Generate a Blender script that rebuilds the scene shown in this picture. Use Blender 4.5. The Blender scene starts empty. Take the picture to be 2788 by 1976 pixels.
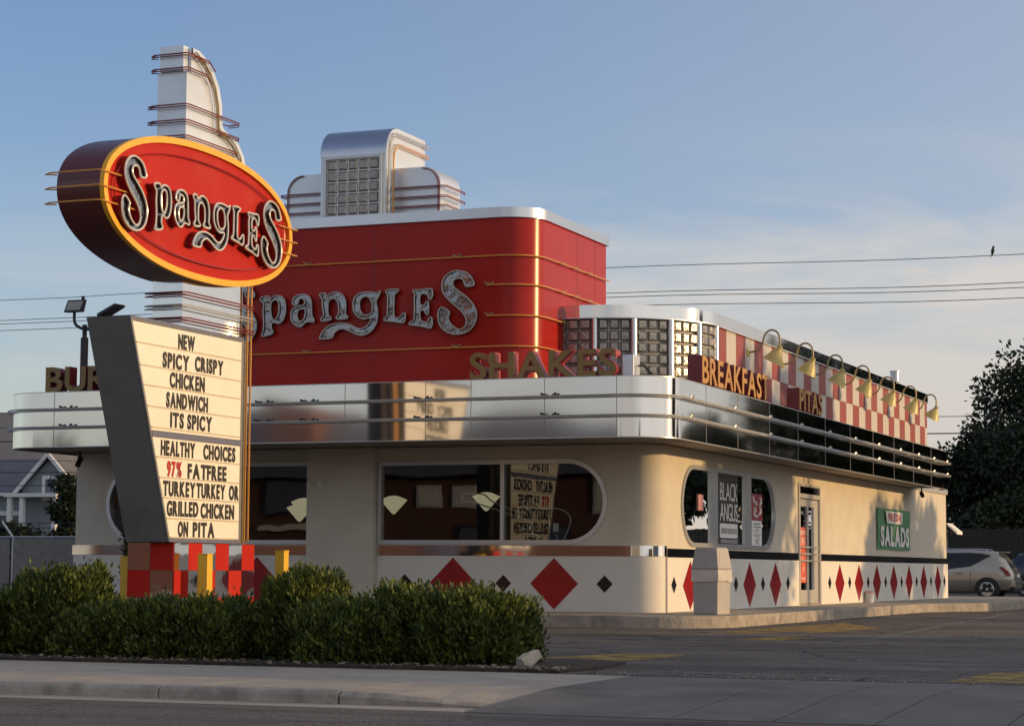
import bpy, bmesh, math, random
import numpy as np
from math import radians as rad, sin, cos, pi
from mathutils import Vector, Matrix, geometry

SC = bpy.context.scene
COL = SC.collection

# ------------------------------------------------------------------ camera
cam = bpy.data.cameras.new("camera")
camo = bpy.data.objects.new("camera", cam)
COL.objects.link(camo)
right = Vector((0.92806, 0.37238, 0.00564))
fwd = Vector((-0.37151, 0.92367, 0.09404))
up = right.cross(fwd).normalized()
fwd = up.cross(right).normalized()
M = Matrix((right, up, -fwd)).transposed().to_4x4()
M.translation = Vector((12.078, -37.499, 0.75))
camo.matrix_world = M
cam.sensor_width = 36.0
cam.lens = 76.83
cam.clip_start = 0.1
cam.clip_end = 3000.0
SC.camera = camo

# ------------------------------------------------------------------ sky, sun, exposure
SUN_EL, SUN_AZ = 7.0, 70.0          # azimuth measured from +Y towards +X
SKY_STRENGTH, SUN_STRENGTH = 0.15, 2.5
world = bpy.data.worlds.new("World")
SC.world = world
world.use_nodes = True
wn, wl = world.node_tree.nodes, world.node_tree.links
wn.clear()
w_out = wn.new("ShaderNodeOutputWorld")
w_bg = wn.new("ShaderNodeBackground")
w_bg.inputs[1].default_value = SKY_STRENGTH
sky = wn.new("ShaderNodeTexSky")
sky.sky_type = 'NISHITA'
sky.sun_disc = False
sky.sun_elevation = rad(SUN_EL)
sky.sun_rotation = rad(SUN_AZ)
sky.air_density = 1.0
sky.dust_density = 0.3
sky.ozone_density = 3.0
# thin streaky cloud mixed into the sky dome
tc = wn.new("ShaderNodeTexCoord")
mp = wn.new("ShaderNodeMapping")
mp.inputs['Scale'].default_value = (1.0, 1.0, 5.5)
mp.inputs['Rotation'].default_value = (0.10, -0.05, 0.0)
wl.new(tc.outputs['Generated'], mp.inputs[0])
nz = wn.new("ShaderNodeTexNoise")
nz.inputs['Scale'].default_value = 3.1
nz.inputs['Detail'].default_value = 9.0
nz.inputs['Roughness'].default_value = 0.58
nz.inputs['Distortion'].default_value = 0.6
wl.new(mp.outputs[0], nz.inputs['Vector'])
rp = wn.new("ShaderNodeValToRGB")
rp.color_ramp.elements[0].position = 0.40
rp.color_ramp.elements[1].position = 0.57
wl.new(nz.outputs['Fac'], rp.inputs[0])
sep = wn.new("ShaderNodeSeparateXYZ")
wl.new(tc.outputs['Generated'], sep.inputs[0])
band = wn.new("ShaderNodeMapRange")           # cloud only low in the sky
band.interpolation_type = 'SMOOTHSTEP'
band.inputs['From Min'].default_value = 0.21
band.inputs['From Max'].default_value = 0.11
wl.new(sep.outputs['Z'], band.inputs[0])
side = wn.new("ShaderNodeMapRange")           # denser toward the sun's side
side.interpolation_type = 'SMOOTHSTEP'
side.inputs['From Min'].default_value = -0.52
side.inputs['From Max'].default_value = -0.25
side.inputs['To Min'].default_value = 0.32
wl.new(sep.outputs['X'], side.inputs[0])
m1 = wn.new("ShaderNodeMath"); m1.operation = 'MULTIPLY'
m2 = wn.new("ShaderNodeMath"); m2.operation = 'MULTIPLY'
m3 = wn.new("ShaderNodeMath"); m3.operation = 'MULTIPLY'
m3.inputs[1].default_value = 0.9
wl.new(rp.outputs[0], m1.inputs[0]); wl.new(band.outputs[0], m1.inputs[1])
wl.new(m1.outputs[0], m2.inputs[0]); wl.new(side.outputs[0], m2.inputs[1])
wl.new(m2.outputs[0], m3.inputs[0])
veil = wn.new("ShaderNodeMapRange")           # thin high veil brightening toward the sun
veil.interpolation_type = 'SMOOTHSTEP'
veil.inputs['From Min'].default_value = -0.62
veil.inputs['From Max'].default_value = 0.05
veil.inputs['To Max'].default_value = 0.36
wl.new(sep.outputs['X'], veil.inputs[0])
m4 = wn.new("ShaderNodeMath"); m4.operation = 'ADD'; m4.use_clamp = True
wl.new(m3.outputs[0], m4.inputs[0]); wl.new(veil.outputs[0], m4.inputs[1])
high = wn.new("ShaderNodeMapRange")           # unseen warm overcast overhead, added to lift the fill light
high.interpolation_type = 'SMOOTHSTEP'
high.inputs['From Min'].default_value = 0.38
high.inputs['From Max'].default_value = 0.62
high.inputs['To Max'].default_value = 0.10
wl.new(sep.outputs['Z'], high.inputs[0])
back = wn.new("ShaderNodeMapRange")           # likewise haze added down the eastern side, behind the viewer
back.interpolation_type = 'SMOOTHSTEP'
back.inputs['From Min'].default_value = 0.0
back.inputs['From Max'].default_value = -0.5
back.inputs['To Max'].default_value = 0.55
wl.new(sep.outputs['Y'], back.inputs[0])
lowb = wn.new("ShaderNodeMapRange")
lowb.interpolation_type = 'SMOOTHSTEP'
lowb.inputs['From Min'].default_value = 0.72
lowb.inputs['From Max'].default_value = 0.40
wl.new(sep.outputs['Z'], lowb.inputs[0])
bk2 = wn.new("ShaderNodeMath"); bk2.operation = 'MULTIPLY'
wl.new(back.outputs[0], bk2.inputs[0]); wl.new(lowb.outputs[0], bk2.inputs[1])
glow = wn.new("ShaderNodeMapRange")           # peach haze low toward the sunset
glow.interpolation_type = 'SMOOTHSTEP'
glow.inputs['From Min'].default_value = 0.17
glow.inputs['From Max'].default_value = 0.03
glow.inputs['To Max'].default_value = 0.42
wl.new(sep.outputs['Z'], glow.inputs[0])
gl2 = wn.new("ShaderNodeMath"); gl2.operation = 'MULTIPLY'
wl.new(glow.outputs[0], gl2.inputs[0]); wl.new(side.outputs[0], gl2.inputs[1])
mxh = wn.new("ShaderNodeMath"); mxh.operation = 'MAXIMUM'
wl.new(high.outputs[0], mxh.inputs[0]); wl.new(bk2.outputs[0], mxh.inputs[1])
m5 = wn.new("ShaderNodeMath"); m5.operation = 'MAXIMUM'
wl.new(m4.outputs[0], m5.inputs[0]); wl.new(mxh.outputs[0], m5.inputs[1])
cm = wn.new("ShaderNodeMix"); cm.data_type = 'RGBA'
peach = wn.new("ShaderNodeMix"); peach.data_type = 'RGBA'
peach.inputs[7].default_value = (3.1, 2.72, 2.36, 1)
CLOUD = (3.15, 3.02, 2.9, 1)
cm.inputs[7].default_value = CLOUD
wl.new(m5.outputs[0], cm.inputs[0])
tint = wn.new("ShaderNodeMix"); tint.data_type = 'RGBA'; tint.blend_type = 'MULTIPLY'
tint.inputs[0].default_value = 1.0
tint.inputs[7].default_value = (1.26, 1.02, 1.09, 1)
wl.new(sky.outputs[0], tint.inputs[6])
wl.new(tint.outputs[2], cm.inputs[6])
wl.new(gl2.outputs[0], peach.inputs[0]); wl.new(cm.outputs[2], peach.inputs[6])
west = wn.new("ShaderNodeMapRange")           # extra bright sky added sunward, out of view, to lift shaded walls
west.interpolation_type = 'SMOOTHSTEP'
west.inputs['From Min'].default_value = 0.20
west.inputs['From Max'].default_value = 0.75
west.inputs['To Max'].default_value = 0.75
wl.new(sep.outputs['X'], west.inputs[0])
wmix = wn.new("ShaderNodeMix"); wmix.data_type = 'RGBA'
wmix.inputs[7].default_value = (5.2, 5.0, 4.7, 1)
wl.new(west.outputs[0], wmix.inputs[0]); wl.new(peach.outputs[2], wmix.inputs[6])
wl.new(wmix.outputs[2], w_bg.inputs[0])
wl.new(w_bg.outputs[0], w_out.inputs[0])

sun = bpy.data.lights.new("sun", 'SUN')
sun.energy = SUN_STRENGTH
sun.angle = rad(0.55)
sun.color = (1.0, 0.64, 0.28)
suno = bpy.data.objects.new("sun", sun)
COL.objects.link(suno)
sd = Vector((sin(rad(SUN_AZ)) * cos(rad(SUN_EL)), cos(rad(SUN_AZ)) * cos(rad(SUN_EL)), sin(rad(SUN_EL))))
suno.rotation_euler = sd.to_track_quat('Z', 'Y').to_euler()
suno.location = sd * 300
vs = SC.view_settings
vs.view_transform = 'Standard'
vs.look = 'None'
vs.gamma = 1.0
vs.use_curve_mapping = False
vs.exposure = 0.5

# ------------------------------------------------------------------ helpers
ORG = {}


def tag(o, label=None, cat=None, group=None, kind=None):
    if label: o['label'] = label
    if cat: o['category'] = cat
    if group: o['group'] = group
    if kind: o['kind'] = kind
    return o


def thing(name, label, cat, loc=(0, 0, 0), group=None, rz=0.0):
    o = bpy.data.objects.new(name, None)
    o.empty_display_size = 0.2
    COL.objects.link(o)
    o.location = loc
    o.rotation_euler = (0, 0, rz)
    ORG[o.name] = Vector(loc) if rz == 0 else Vector((0, 0, 0))
    return tag(o, label, cat, group)


def copy_tree(o, parent=None):
    c = o.copy()
    COL.objects.link(c)
    if parent is not None:
        c.parent = parent
    for ch in list(o.children):
        copy_tree(ch, c)
    return c


class MB:
    def __init__(s):
        s.v, s.f, s.m = [], [], []

    def add(s, vs, fs, mi=0):
        b = len(s.v)
        s.v += [tuple(p) for p in vs]
        s.f += [tuple(b + i for i in f) for f in fs]
        s.m += [mi] * len(fs)
        return s

    def box(s, x0, y0, z0, x1, y1, z1, mi=0):
        return s.add([(x0, y0, z0), (x1, y0, z0), (x1, y1, z0), (x0, y1, z0), (x0, y0, z1), (x1, y0, z1), (x1, y1, z1), (x0, y1, z1)],
                     [(0, 3, 2, 1), (4, 5, 6, 7), (0, 1, 5, 4), (1, 2, 6, 5), (2, 3, 7, 6), (3, 0, 4, 7)], mi)

    def prism(s, loops, axis, a0, a1, mi=0, caps=True, mside=None):
        """loops: [outer, hole, ...] of 2-D points; solid between a0 and a1 along axis"""
        if not isinstance(loops[0][0], (tuple, list)):
            loops = [loops]

        def P(u, v, a):
            return (a, u, v) if axis == 'x' else ((u, a, v) if axis == 'y' else (u, v, a))
        flat = [p for lp in loops for p in lp]
        n = len(flat)
        vv = [P(u, v, a0) for u, v in flat] + [P(u, v, a1) for u, v in flat]
        fs = []
        if caps:
            tris = geometry.tessellate_polygon([[Vector((u, v, 0)) for u, v in lp] for lp in loops])
            fs += [t for t in tris] + [tuple(n + i for i in reversed(t)) for t in tris]
        s.add(vv, fs, mi)
        base = len(s.v) - 2 * n
        k = 0
        for lp in loops:
            m = len(lp)
            for i in range(m):
                j = (i + 1) % m
                s.f.append((base + k + i, base + k + j, base + n + k + j, base + n + k + i))
                s.m.append(mi if mside is None else mside)
            k += m
        return s

    def strip(s, path, z0, z1, closed=False, mi=0):
        """vertical ribbon along a plan path; z0/z1 may be lists"""
        n = len(path)
        Z0 = z0 if isinstance(z0, (list, tuple)) else [z0] * n
        Z1 = z1 if isinstance(z1, (list, tuple)) else [z1] * n
        vv = [(p[0], p[1], Z0[i]) for i, p in enumerate(path)] + [(p[0], p[1], Z1[i]) for i, p in enumerate(path)]
        fs = [(i, (i + 1) % n, n + (i + 1) % n, n + i) for i in range(n if closed else n - 1)]
        return s.add(vv, fs, mi)

    def shell(s, path, t, z0, z1, closed=False, mi=0):
        """ribbon with thickness t (outer = path, inner = offset to the left)"""
        n = len(path)
        inn = offset(path, t, closed)
        vv = []
        for i in range(n):
            vv += [(path[i][0], path[i][1], z0), (path[i][0], path[i][1], z1), (inn[i][0], inn[i][1], z1), (inn[i][0], inn[i][1], z0)]
        fs = []
        for i in range(n if closed else n - 1):
            a, b = 4 * i, 4 * ((i + 1) % n)
            for k in range(4):
                fs.append((a + k, b + k, b + (k + 1) % 4, a + (k + 1) % 4))
        if not closed:
            fs += [(0, 1, 2, 3), (4 * n - 4, 4 * n - 1, 4 * n - 2, 4 * n - 3)]
        return s.add(vv, fs, mi)

    def tube(s, pts, r, n=8, closed=False, mi=0, r2=None):
        pts = [Vector(p) for p in pts]
        m = len(pts)
        rings = []
        prev = None
        for i in range(m):
            if closed:
                t = pts[(i + 1) % m] - pts[i - 1]
            else:
                t = pts[min(i + 1, m - 1)] - pts[max(i - 1, 0)]
            if t.length < 1e-9: t = Vector((0, 0, 1))
            t.normalize()
            if prev is None:
                ref = Vector((0, 0, 1)) if abs(t.z) < 0.9 else Vector((1, 0, 0))
                a = t.cross(ref).normalized()
            else:
                a = (prev - t * prev.dot(t))
                a = a.normalized() if a.length > 1e-6 else t.orthogonal().normalized()
            prev = a
            b = t.cross(a)
            rr = r if r2 is None else r + (r2 - r) * i / (m - 1)
            rings.append([pts[i] + a * (rr * cos(2 * pi * k / n)) + b * (rr * sin(2 * pi * k / n)) for k in range(n)])
        vv = [p for rg in rings for p in rg]
        fs = []
        for i in range(m if closed else m - 1):
            j = (i + 1) % m
            for k in range(n):
                fs.append((i * n + k, i * n + (k + 1) % n, j * n + (k + 1) % n, j * n + k))
        if not closed:
            fs += [tuple(reversed(range(n))), tuple((m - 1) * n + k for k in range(n))]
        return s.add(vv, fs, mi)

    def lathe(s, prof, c, n=24, ax=(0, 0, 1), mi=0):
        """prof: [(r, h)...] revolved about axis ax through c"""
        ax = Vector(ax).normalized()
        a = ax.orthogonal().normalized()
        b = ax.cross(a)
        c = Vector(c)
        vv = [c + ax * h + (a * cos(2 * pi * k / n) + b * sin(2 * pi * k / n)) * r for r, h in prof for k in range(n)]
        fs = []
        for i in range(len(prof) - 1):
            for k in range(n):
                fs.append((i * n + k, i * n + (k + 1) % n, (i + 1) * n + (k + 1) % n, (i + 1) * n + k))
        return s.add(vv, fs, mi)

    def build(s, name, mats, parent=None, smooth=None, bevel=0.0, weld=True):
        if not isinstance(mats, (list, tuple)):
            mats = [mats]
        o = Vector((0, 0, 0)) if parent is None else ORG.get(parent.name, Vector((0, 0, 0)))
        me = bpy.data.meshes.new(name)
        me.from_pydata([(p[0] - o.x, p[1] - o.y, p[2] - o.z) for p in s.v], [], s.f)
        for m in mats:
            me.materials.append(m)
        if len(mats) > 1:
            me.polygons.foreach_set('material_index', s.m)
        bm = bmesh.new()
        bm.from_mesh(me)
        if weld:
            bmesh.ops.remove_doubles(bm, verts=bm.verts, dist=1e-5)
        bmesh.ops.recalc_face_normals(bm, faces=bm.faces)
        if bevel > 0:
            ed = [e for e in bm.edges if len(e.link_faces) == 2 and e.calc_face_angle(0) > 0.6]
            bmesh.ops.bevel(bm, geom=ed, offset=bevel, segments=2, affect='EDGES', profile=0.6)
        bm.to_mesh(me)
        bm.free()
        ob = bpy.data.objects.new(name, me)
        COL.objects.link(ob)
        if smooth is not None:
            me.polygons.foreach_set('use_smooth', [True] * len(me.polygons))
            me.set_sharp_from_angle(angle=rad(smooth))
        if parent is not None:
            ob.parent = parent
            ORG[ob.name] = o
        return ob


def offset(path, t, closed=False):
    n = len(path)
    out = []
    for i in range(n):
        p = Vector(path[i][:2])
        a = Vector(path[i - 1][:2]) if (i > 0 or closed) else None
        b = Vector(path[(i + 1) % n][:2]) if (i < n - 1 or closed) else None
        d1 = (p - a).normalized() if a is not None else (b - p).normalized()
        d2 = (b - p).normalized() if b is not None else d1
        n1 = Vector((-d1.y, d1.x)); n2 = Vector((-d2.y, d2.x))
        k = (n1 + n2)
        k = k / max(0.3, k.dot(n1)) if k.length > 1e-6 else n1
        out.append((p.x + k.x * t, p.y + k.y * t))
    return out


def arc(cx, cy, r, a0, a1, n=12):
    return [(cx + r * cos(rad(a0 + (a1 - a0) * i / n)), cy + r * sin(rad(a0 + (a1 - a0) * i / n))) for i in range(n + 1)]


def spline(pts, k=4, closed=True):
    """Catmull-Rom refinement that keeps sharp corners fairly sharp"""
    n = len(pts)
    out = []
    for i in range(n if closed else n - 1):
        p0, p1, p2, p3 = (Vector(pts[(i + j - 1) % n]) if closed else Vector(pts[min(max(i + j - 1, 0), n - 1)]) for j in range(4))
        for q in range(k):
            t = q / k
            out.append(tuple(0.5 * ((2 * p1) + (p2 - p0) * t + (2 * p0 - 5 * p1 + 4 * p2 - p3) * t * t + (3 * p1 - p0 - 3 * p2 + p3) * t ** 3)))
    if not closed:
        out.append(tuple(pts[-1]))
    return out


# ------------------------------------------------------------------ materials
def nt(name):
    m = bpy.data.materials.new(name)
    m.use_nodes = True
    n = m.node_tree.nodes
    return m, n, m.node_tree.links, n["Principled BSDF"]


def mat(name, col, rough=0.6, metal=0.0, var=0.12, vscale=6.0, bump=0.0, bscale=60.0, coat=0.0, spec=0.5, dirt=None, dscale=1.2, damt=0.5, bdist=0.02, bdetail=5):
    """base colour with slow noise variation, optional dirt blotches and bump"""
    m, n, l, p = nt(name)
    p.inputs['Roughness'].default_value = rough
    p.inputs['Metallic'].default_value = metal
    p.inputs['Specular IOR Level'].default_value = spec
    p.inputs['Coat Weight'].default_value = coat
    tc = n.new("ShaderNodeTexCoord")
    nz = n.new("ShaderNodeTexNoise")
    nz.inputs['Scale'].default_value = vscale
    nz.inputs['Detail'].default_value = 6
    l.new(tc.outputs['Object'], nz.inputs['Vector'])
    mr = n.new("ShaderNodeMapRange")
    mr.inputs['From Min'].default_value = 0.3
    mr.inputs['From Max'].default_value = 0.7
    mr.inputs['To Min'].default_value = 1 - var
    mr.inputs['To Max'].default_value = 1 + var
    l.new(nz.outputs['Fac'], mr.inputs[0])
    mx = n.new("ShaderNodeMix"); mx.data_type = 'RGBA'; mx.blend_type = 'MULTIPLY'
    mx.inputs[0].default_value = 1.0
    mx.inputs[6].default_value = (*col, 1)
    l.new(mr.outputs[0], mx.inputs[7])
    outc = mx.outputs[2]
    if dirt is not None:
        n2 = n.new("ShaderNodeTexNoise")
        n2.inputs['Scale'].default_value = dscale
        n2.inputs['Detail'].default_value = 8
        n2.inputs['Roughness'].default_value = 0.65
        l.new(tc.outputs['Object'], n2.inputs['Vector'])
        r2 = n.new("ShaderNodeMapRange")
        r2.inputs['From Min'].default_value = 0.48
        r2.inputs['From Max'].default_value = 0.72
        r2.inputs['To Max'].default_value = damt
        l.new(n2.outputs['Fac'], r2.inputs[0])
        m2 = n.new("ShaderNodeMix"); m2.data_type = 'RGBA'
        l.new(r2.outputs[0], m2.inputs[0])
        l.new(outc, m2.inputs[6])
        m2.inputs[7].default_value = (*dirt, 1)
        outc = m2.outputs[2]
    l.new(outc, p.inputs['Base Color'])
    if bump > 0:
        n3 = n.new("ShaderNodeTexNoise")
        n3.inputs['Scale'].default_value = bscale
        n3.inputs['Detail'].default_value = bdetail
        l.new(tc.outputs['Object'], n3.inputs['Vector'])
        b = n.new("ShaderNodeBump")
        b.inputs['Strength'].default_value = bump
        b.inputs['Distance'].default_value = bdist
        l.new(n3.outputs['Fac'], b.inputs['Height'])
        l.new(b.outputs[0], p.inputs['Normal'])
    return m


def leaf_mat(name, c1, c2, trans=0.25, rough=0.55):
    m, n, l, p = nt(name)
    g = n.new("ShaderNodeNewGeometry")
    r = n.new("ShaderNodeValToRGB")
    r.color_ramp.elements[0].color = (*c1, 1)
    r.color_ramp.elements[1].color = (*c2, 1)
    l.new(g.outputs['Random Per Island'], r.inputs[0])
    l.new(r.outputs[0], p.inputs['Base Color'])
    p.inputs['Roughness'].default_value = rough
    p.inputs['Specular IOR Level'].default_value = 0.3
    t = n.new("ShaderNodeBsdfTranslucent")
    l.new(r.outputs[0], t.inputs[0])
    mx = n.new("ShaderNodeMixShader")
    mx.inputs[0].default_value = trans
    l.new(p.outputs[0], mx.inputs[1]); l.new(t.outputs[0], mx.inputs[2])
    l.new(mx.outputs[0], n["Material Output"].inputs[0])
    return m


def glass_mat(name, tint=(0.75, 0.8, 0.78), base=0.045, k=1.0, rough=0.01):
    m, n, l, p = nt(name)
    n.remove(p)
    tr = n.new("ShaderNodeBsdfTransparent"); tr.inputs[0].default_value = (*tint, 1)
    gl = n.new("ShaderNodeBsdfGlossy"); gl.inputs['Roughness'].default_value = rough
    gl.inputs[0].default_value = (0.95, 0.97, 1, 1)
    fr = n.new("ShaderNodeFresnel"); fr.inputs[0].default_value = 1.5
    ma = n.new("ShaderNodeMath"); ma.operation = 'MULTIPLY_ADD'
    ma.inputs[1].default_value = k; ma.inputs[2].default_value = base
    ma.use_clamp = True
    l.new(fr.outputs[0], ma.inputs[0])
    tc = n.new("ShaderNodeTexCoord")
    nz = n.new("ShaderNodeTexNoise"); nz.inputs['Scale'].default_value = 0.9
    l.new(tc.outputs['Object'], nz.inputs['Vector'])
    b = n.new("ShaderNodeBump"); b.inputs['Strength'].default_value = 0.008; b.inputs['Distance'].default_value = 0.15
    l.new(nz.outputs['Fac'], b.inputs['Height'])
    l.new(b.outputs[0], gl.inputs['Normal'])
    mx = n.new("ShaderNodeMixShader")
    l.new(ma.outputs[0], mx.inputs[0])
    l.new(tr.outputs[0], mx.inputs[1]); l.new(gl.outputs[0], mx.inputs[2])
    l.new(mx.outputs[0], n["Material Output"].inputs[0])
    return m


STUCCO = mat("stucco", (0.57, 0.52, 0.435), 0.85, var=0.06, vscale=1.5, bump=0.4, bscale=120, dirt=(0.42, 0.35, 0.28), dscale=0.55, damt=0.38)
WHITEPANEL = mat("white_panel", (0.66, 0.63, 0.58), 0.7, var=0.04, vscale=1.2, bump=0.15, bscale=120, dirt=(0.42, 0.40, 0.36), dscale=1.1, damt=0.25)
SOFFIT = mat("soffit", (0.30, 0.26, 0.22), 0.9, var=0.12, bump=0.2, dirt=(0.16, 0.13, 0.11), damt=0.5)
CHROME = mat("polished_steel", (0.62, 0.605, 0.59), 0.06, 1.0, var=0.06, vscale=0.8, bump=0.16, bscale=0.6, bdist=0.10, bdetail=0, dirt=(0.55, 0.52, 0.49), dscale=1.6, damt=0.12)
CHROMEFINE = mat("polished_trim", (0.66, 0.655, 0.65), 0.06, 1.0, var=0.04, bump=0.12, bscale=1.0, bdist=0.06, bdetail=0)
BRUSHED = mat("brushed_aluminium", (0.55, 0.58, 0.62), 0.28, 1.0, var=0.04, vscale=1.0, dirt=(0.5, 0.5, 0.5), damt=0.4)
WHITEMETAL = mat("white_metal", (0.62, 0.67, 0.73), 0.36, 0.65, var=0.05, vscale=1.3, dirt=(0.42, 0.40, 0.37), dscale=1.0, damt=0.35)
ALU = mat("aluminium_frame", (0.50, 0.51, 0.52), 0.35, 0.7, var=0.05)
RED = mat("red_enamel", (0.34, 0.016, 0.012), 0.24, 0.0, var=0.08, vscale=0.9, spec=0.17, dirt=(0.24, 0.016, 0.016), dscale=0.8, damt=0.5)
SIGNRED = mat("red_sign_face", (0.42, 0.016, 0.010), 0.5, 0.0, spec=0.12, var=0.05, vscale=1.0, dirt=(0.45, 0.05, 0.03), damt=0.4)
SIGNCAN = mat("maroon_sign_edge", (0.10, 0.022, 0.022), 0.3, var=0.06, vscale=1.0, spec=0.6)
YELLOW = mat("yellow_trim", (0.80, 0.40, 0.02), 0.4, var=0.05)
NEONYEL = mat("orange_neon_tube", (0.62, 0.30, 0.06), 0.25, var=0.06)
NEONRED = mat("maroon_neon_tube", (0.20, 0.045, 0.04), 0.25, var=0.06)
NEONGREY = mat("clear_neon_tube", (0.42, 0.41, 0.38), 0.2, var=0.06)
NEONWHITE = mat("white_neon_tube", (0.58, 0.58, 0.565), 0.2, var=0.05)
DARKMETAL = mat("dark_metal", (0.035, 0.035, 0.04), 0.45, 0.4, var=0.1)
BLACK = mat("black_tile", (0.012, 0.012, 0.014), 0.2, var=0.1)
REDTILE = mat("red_tile", (0.30, 0.010, 0.014), 0.22, var=0.12, vscale=2.0)
CREAMFACE = mat("cream_board", (0.84, 0.82, 0.74), 0.5, var=0.03, vscale=1.5, dirt=(0.74, 0.68, 0.54), dscale=2.0, damt=0.3)
BOARDGLOW = mat("glowing_board", (0.74, 0.705, 0.61), 0.5, var=0.03, vscale=1.5, dirt=(0.62, 0.56, 0.44), dscale=2.0, damt=0.4)
BOARDGLOW.node_tree.nodes["Principled BSDF"].inputs["Emission Color"].default_value = (1.0, 0.95, 0.86, 1)
BOARDGLOW.node_tree.nodes["Principled BSDF"].inputs["Emission Strength"].default_value = 0.02  # faint glow added to lift the tone of the board face
CREAMTRIM = mat("cream_rail", (0.50, 0.44, 0.34), 0.5, var=0.12)
BLUETRIM = mat("slate_blue_trim", (0.12, 0.13, 0.20), 0.45, var=0.08)
DARKSIDE = mat("charcoal_sign_side", (0.19, 0.19, 0.19), 0.28, 0.25, var=0.06, vscale=1.2, bump=0.04, bscale=1.5, bdist=0.06, dirt=(0.05, 0.05, 0.05), damt=0.4)
LETTERBLACK = mat("black_letter", (0.012, 0.012, 0.014), 0.5)
LETTERRED = mat("red_letter", (0.42, 0.012, 0.02), 0.5)
CHECKRED = mat("faded_red_panel", (0.26, 0.050, 0.048), 0.5, var=0.10, vscale=0.9)
CHECKWHITE = mat("grey_white_panel", (0.50, 0.475, 0.445), 0.5, var=0.06, vscale=0.9)
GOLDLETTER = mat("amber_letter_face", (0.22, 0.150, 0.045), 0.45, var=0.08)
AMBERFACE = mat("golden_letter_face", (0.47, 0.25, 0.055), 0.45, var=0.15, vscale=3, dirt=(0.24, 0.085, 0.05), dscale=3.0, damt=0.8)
LETTERSIDE = mat("red_letter_return", (0.34, 0.04, 0.045), 0.4, var=0.08)
MAROON = mat("maroon_letter_return", (0.16, 0.020, 0.028), 0.4, var=0.1)
LAMPYEL = mat("pale_yellow_enamel", (0.52, 0.41, 0.13), 0.4, var=0.08, dirt=(0.40, 0.33, 0.12), damt=0.5)
LAMPARM = mat("bronze_arm", (0.34, 0.27, 0.14), 0.45, 0.3, var=0.1)
GLASS = glass_mat("window_glass")
DARKGLASS = glass_mat("tinted_glass", (0.05, 0.055, 0.055), 0.03, 0.9)
INTERIOR = mat("interior_wall", (0.10, 0.065, 0.045), 0.8)
INTFLOOR = mat("interior_floor", (0.07, 0.06, 0.055), 0.6)
BROWN = mat("brown_booth", (0.10, 0.035, 0.02), 0.5, var=0.2)
PENDANT = mat("cream_lampshade", (0.85, 0.76, 0.52), 0.5, var=0.05)
PENDANT.node_tree.nodes["Principled BSDF"].inputs["Emission Color"].default_value = (1.0, 0.86, 0.55, 1)
PENDANT.node_tree.nodes["Principled BSDF"].inputs["Emission Strength"].default_value = 0.22
CONCRETE = mat("concrete", (0.36, 0.31, 0.25), 0.9, var=0.10, vscale=3.0, bump=0.3, bscale=60, dirt=(0.20, 0.18, 0.155), dscale=1.2, damt=0.55)
CURBMAT = mat("old_kerb_concrete", (0.33, 0.29, 0.245), 0.9, var=0.18, vscale=5.0, bump=0.6, bscale=25, dirt=(0.12, 0.105, 0.09), dscale=2.2, damt=0.75)
YELLOWPOST = mat("yellow_post", (0.70, 0.42, 0.03), 0.45, var=0.06, dirt=(0.45, 0.28, 0.05), damt=0.4)
BIN = mat("bin_plastic", (0.36, 0.34, 0.325), 0.55, var=0.06, bump=0.1, bscale=40)
PLASTIC = mat("bin_liner", (0.55, 0.51, 0.47), 0.3, var=0.05)
DARK = mat("matte_black", (0.015, 0.015, 0.016), 0.7)
BARK = mat("bark", (0.07, 0.05, 0.035), 0.9, var=0.3, bump=0.5, bscale=20)
PAPER = mat("white_paper", (0.72, 0.72, 0.70), 0.6, var=0.03)
PINK = mat("pink_paper", (0.70, 0.32, 0.30), 0.6, var=0.05)
GREYINK = mat("grey_ink", (0.22, 0.22, 0.24), 0.6)
MIDINK = mat("faded_white_ink", (0.30, 0.30, 0.31), 0.6)
POSTERRED = mat("poster_red", (0.28, 0.012, 0.03), 0.5, var=0.15)
POSTERORANGE = mat("poster_orange", (0.62, 0.10, 0.05), 0.5, var=0.3, vscale=5)
GREEN = mat("banner_green", (0.075, 0.235, 0.105), 0.55, var=0.06, bump=0.15, bscale=3, bdist=0.05)


def glassblock_mat():
    m, n, l, p = nt("glass_block")
    p.inputs['Base Color'].default_value = (0.27, 0.25, 0.225, 1)
    p.inputs['Roughness'].default_value = 0.24
    p.inputs['Specular IOR Level'].default_value = 0.9
    p.inputs['Metallic'].default_value = 0.6
    tc = n.new("ShaderNodeTexCoord")
    nz = n.new("ShaderNodeTexNoise"); nz.inputs['Scale'].default_value = 11; nz.inputs['Detail'].default_value = 2
    nz.inputs['Distortion'].default_value = 1.2
    l.new(tc.outputs['Object'], nz.inputs['Vector'])
    b = n.new("ShaderNodeBump"); b.inputs['Strength'].default_value = 0.35; b.inputs['Distance'].default_value = 0.03
    l.new(nz.outputs['Fac'], b.inputs['Height'])
    l.new(b.outputs[0], p.inputs['Normal'])
    return m


GBLOCK = glassblock_mat()


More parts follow.
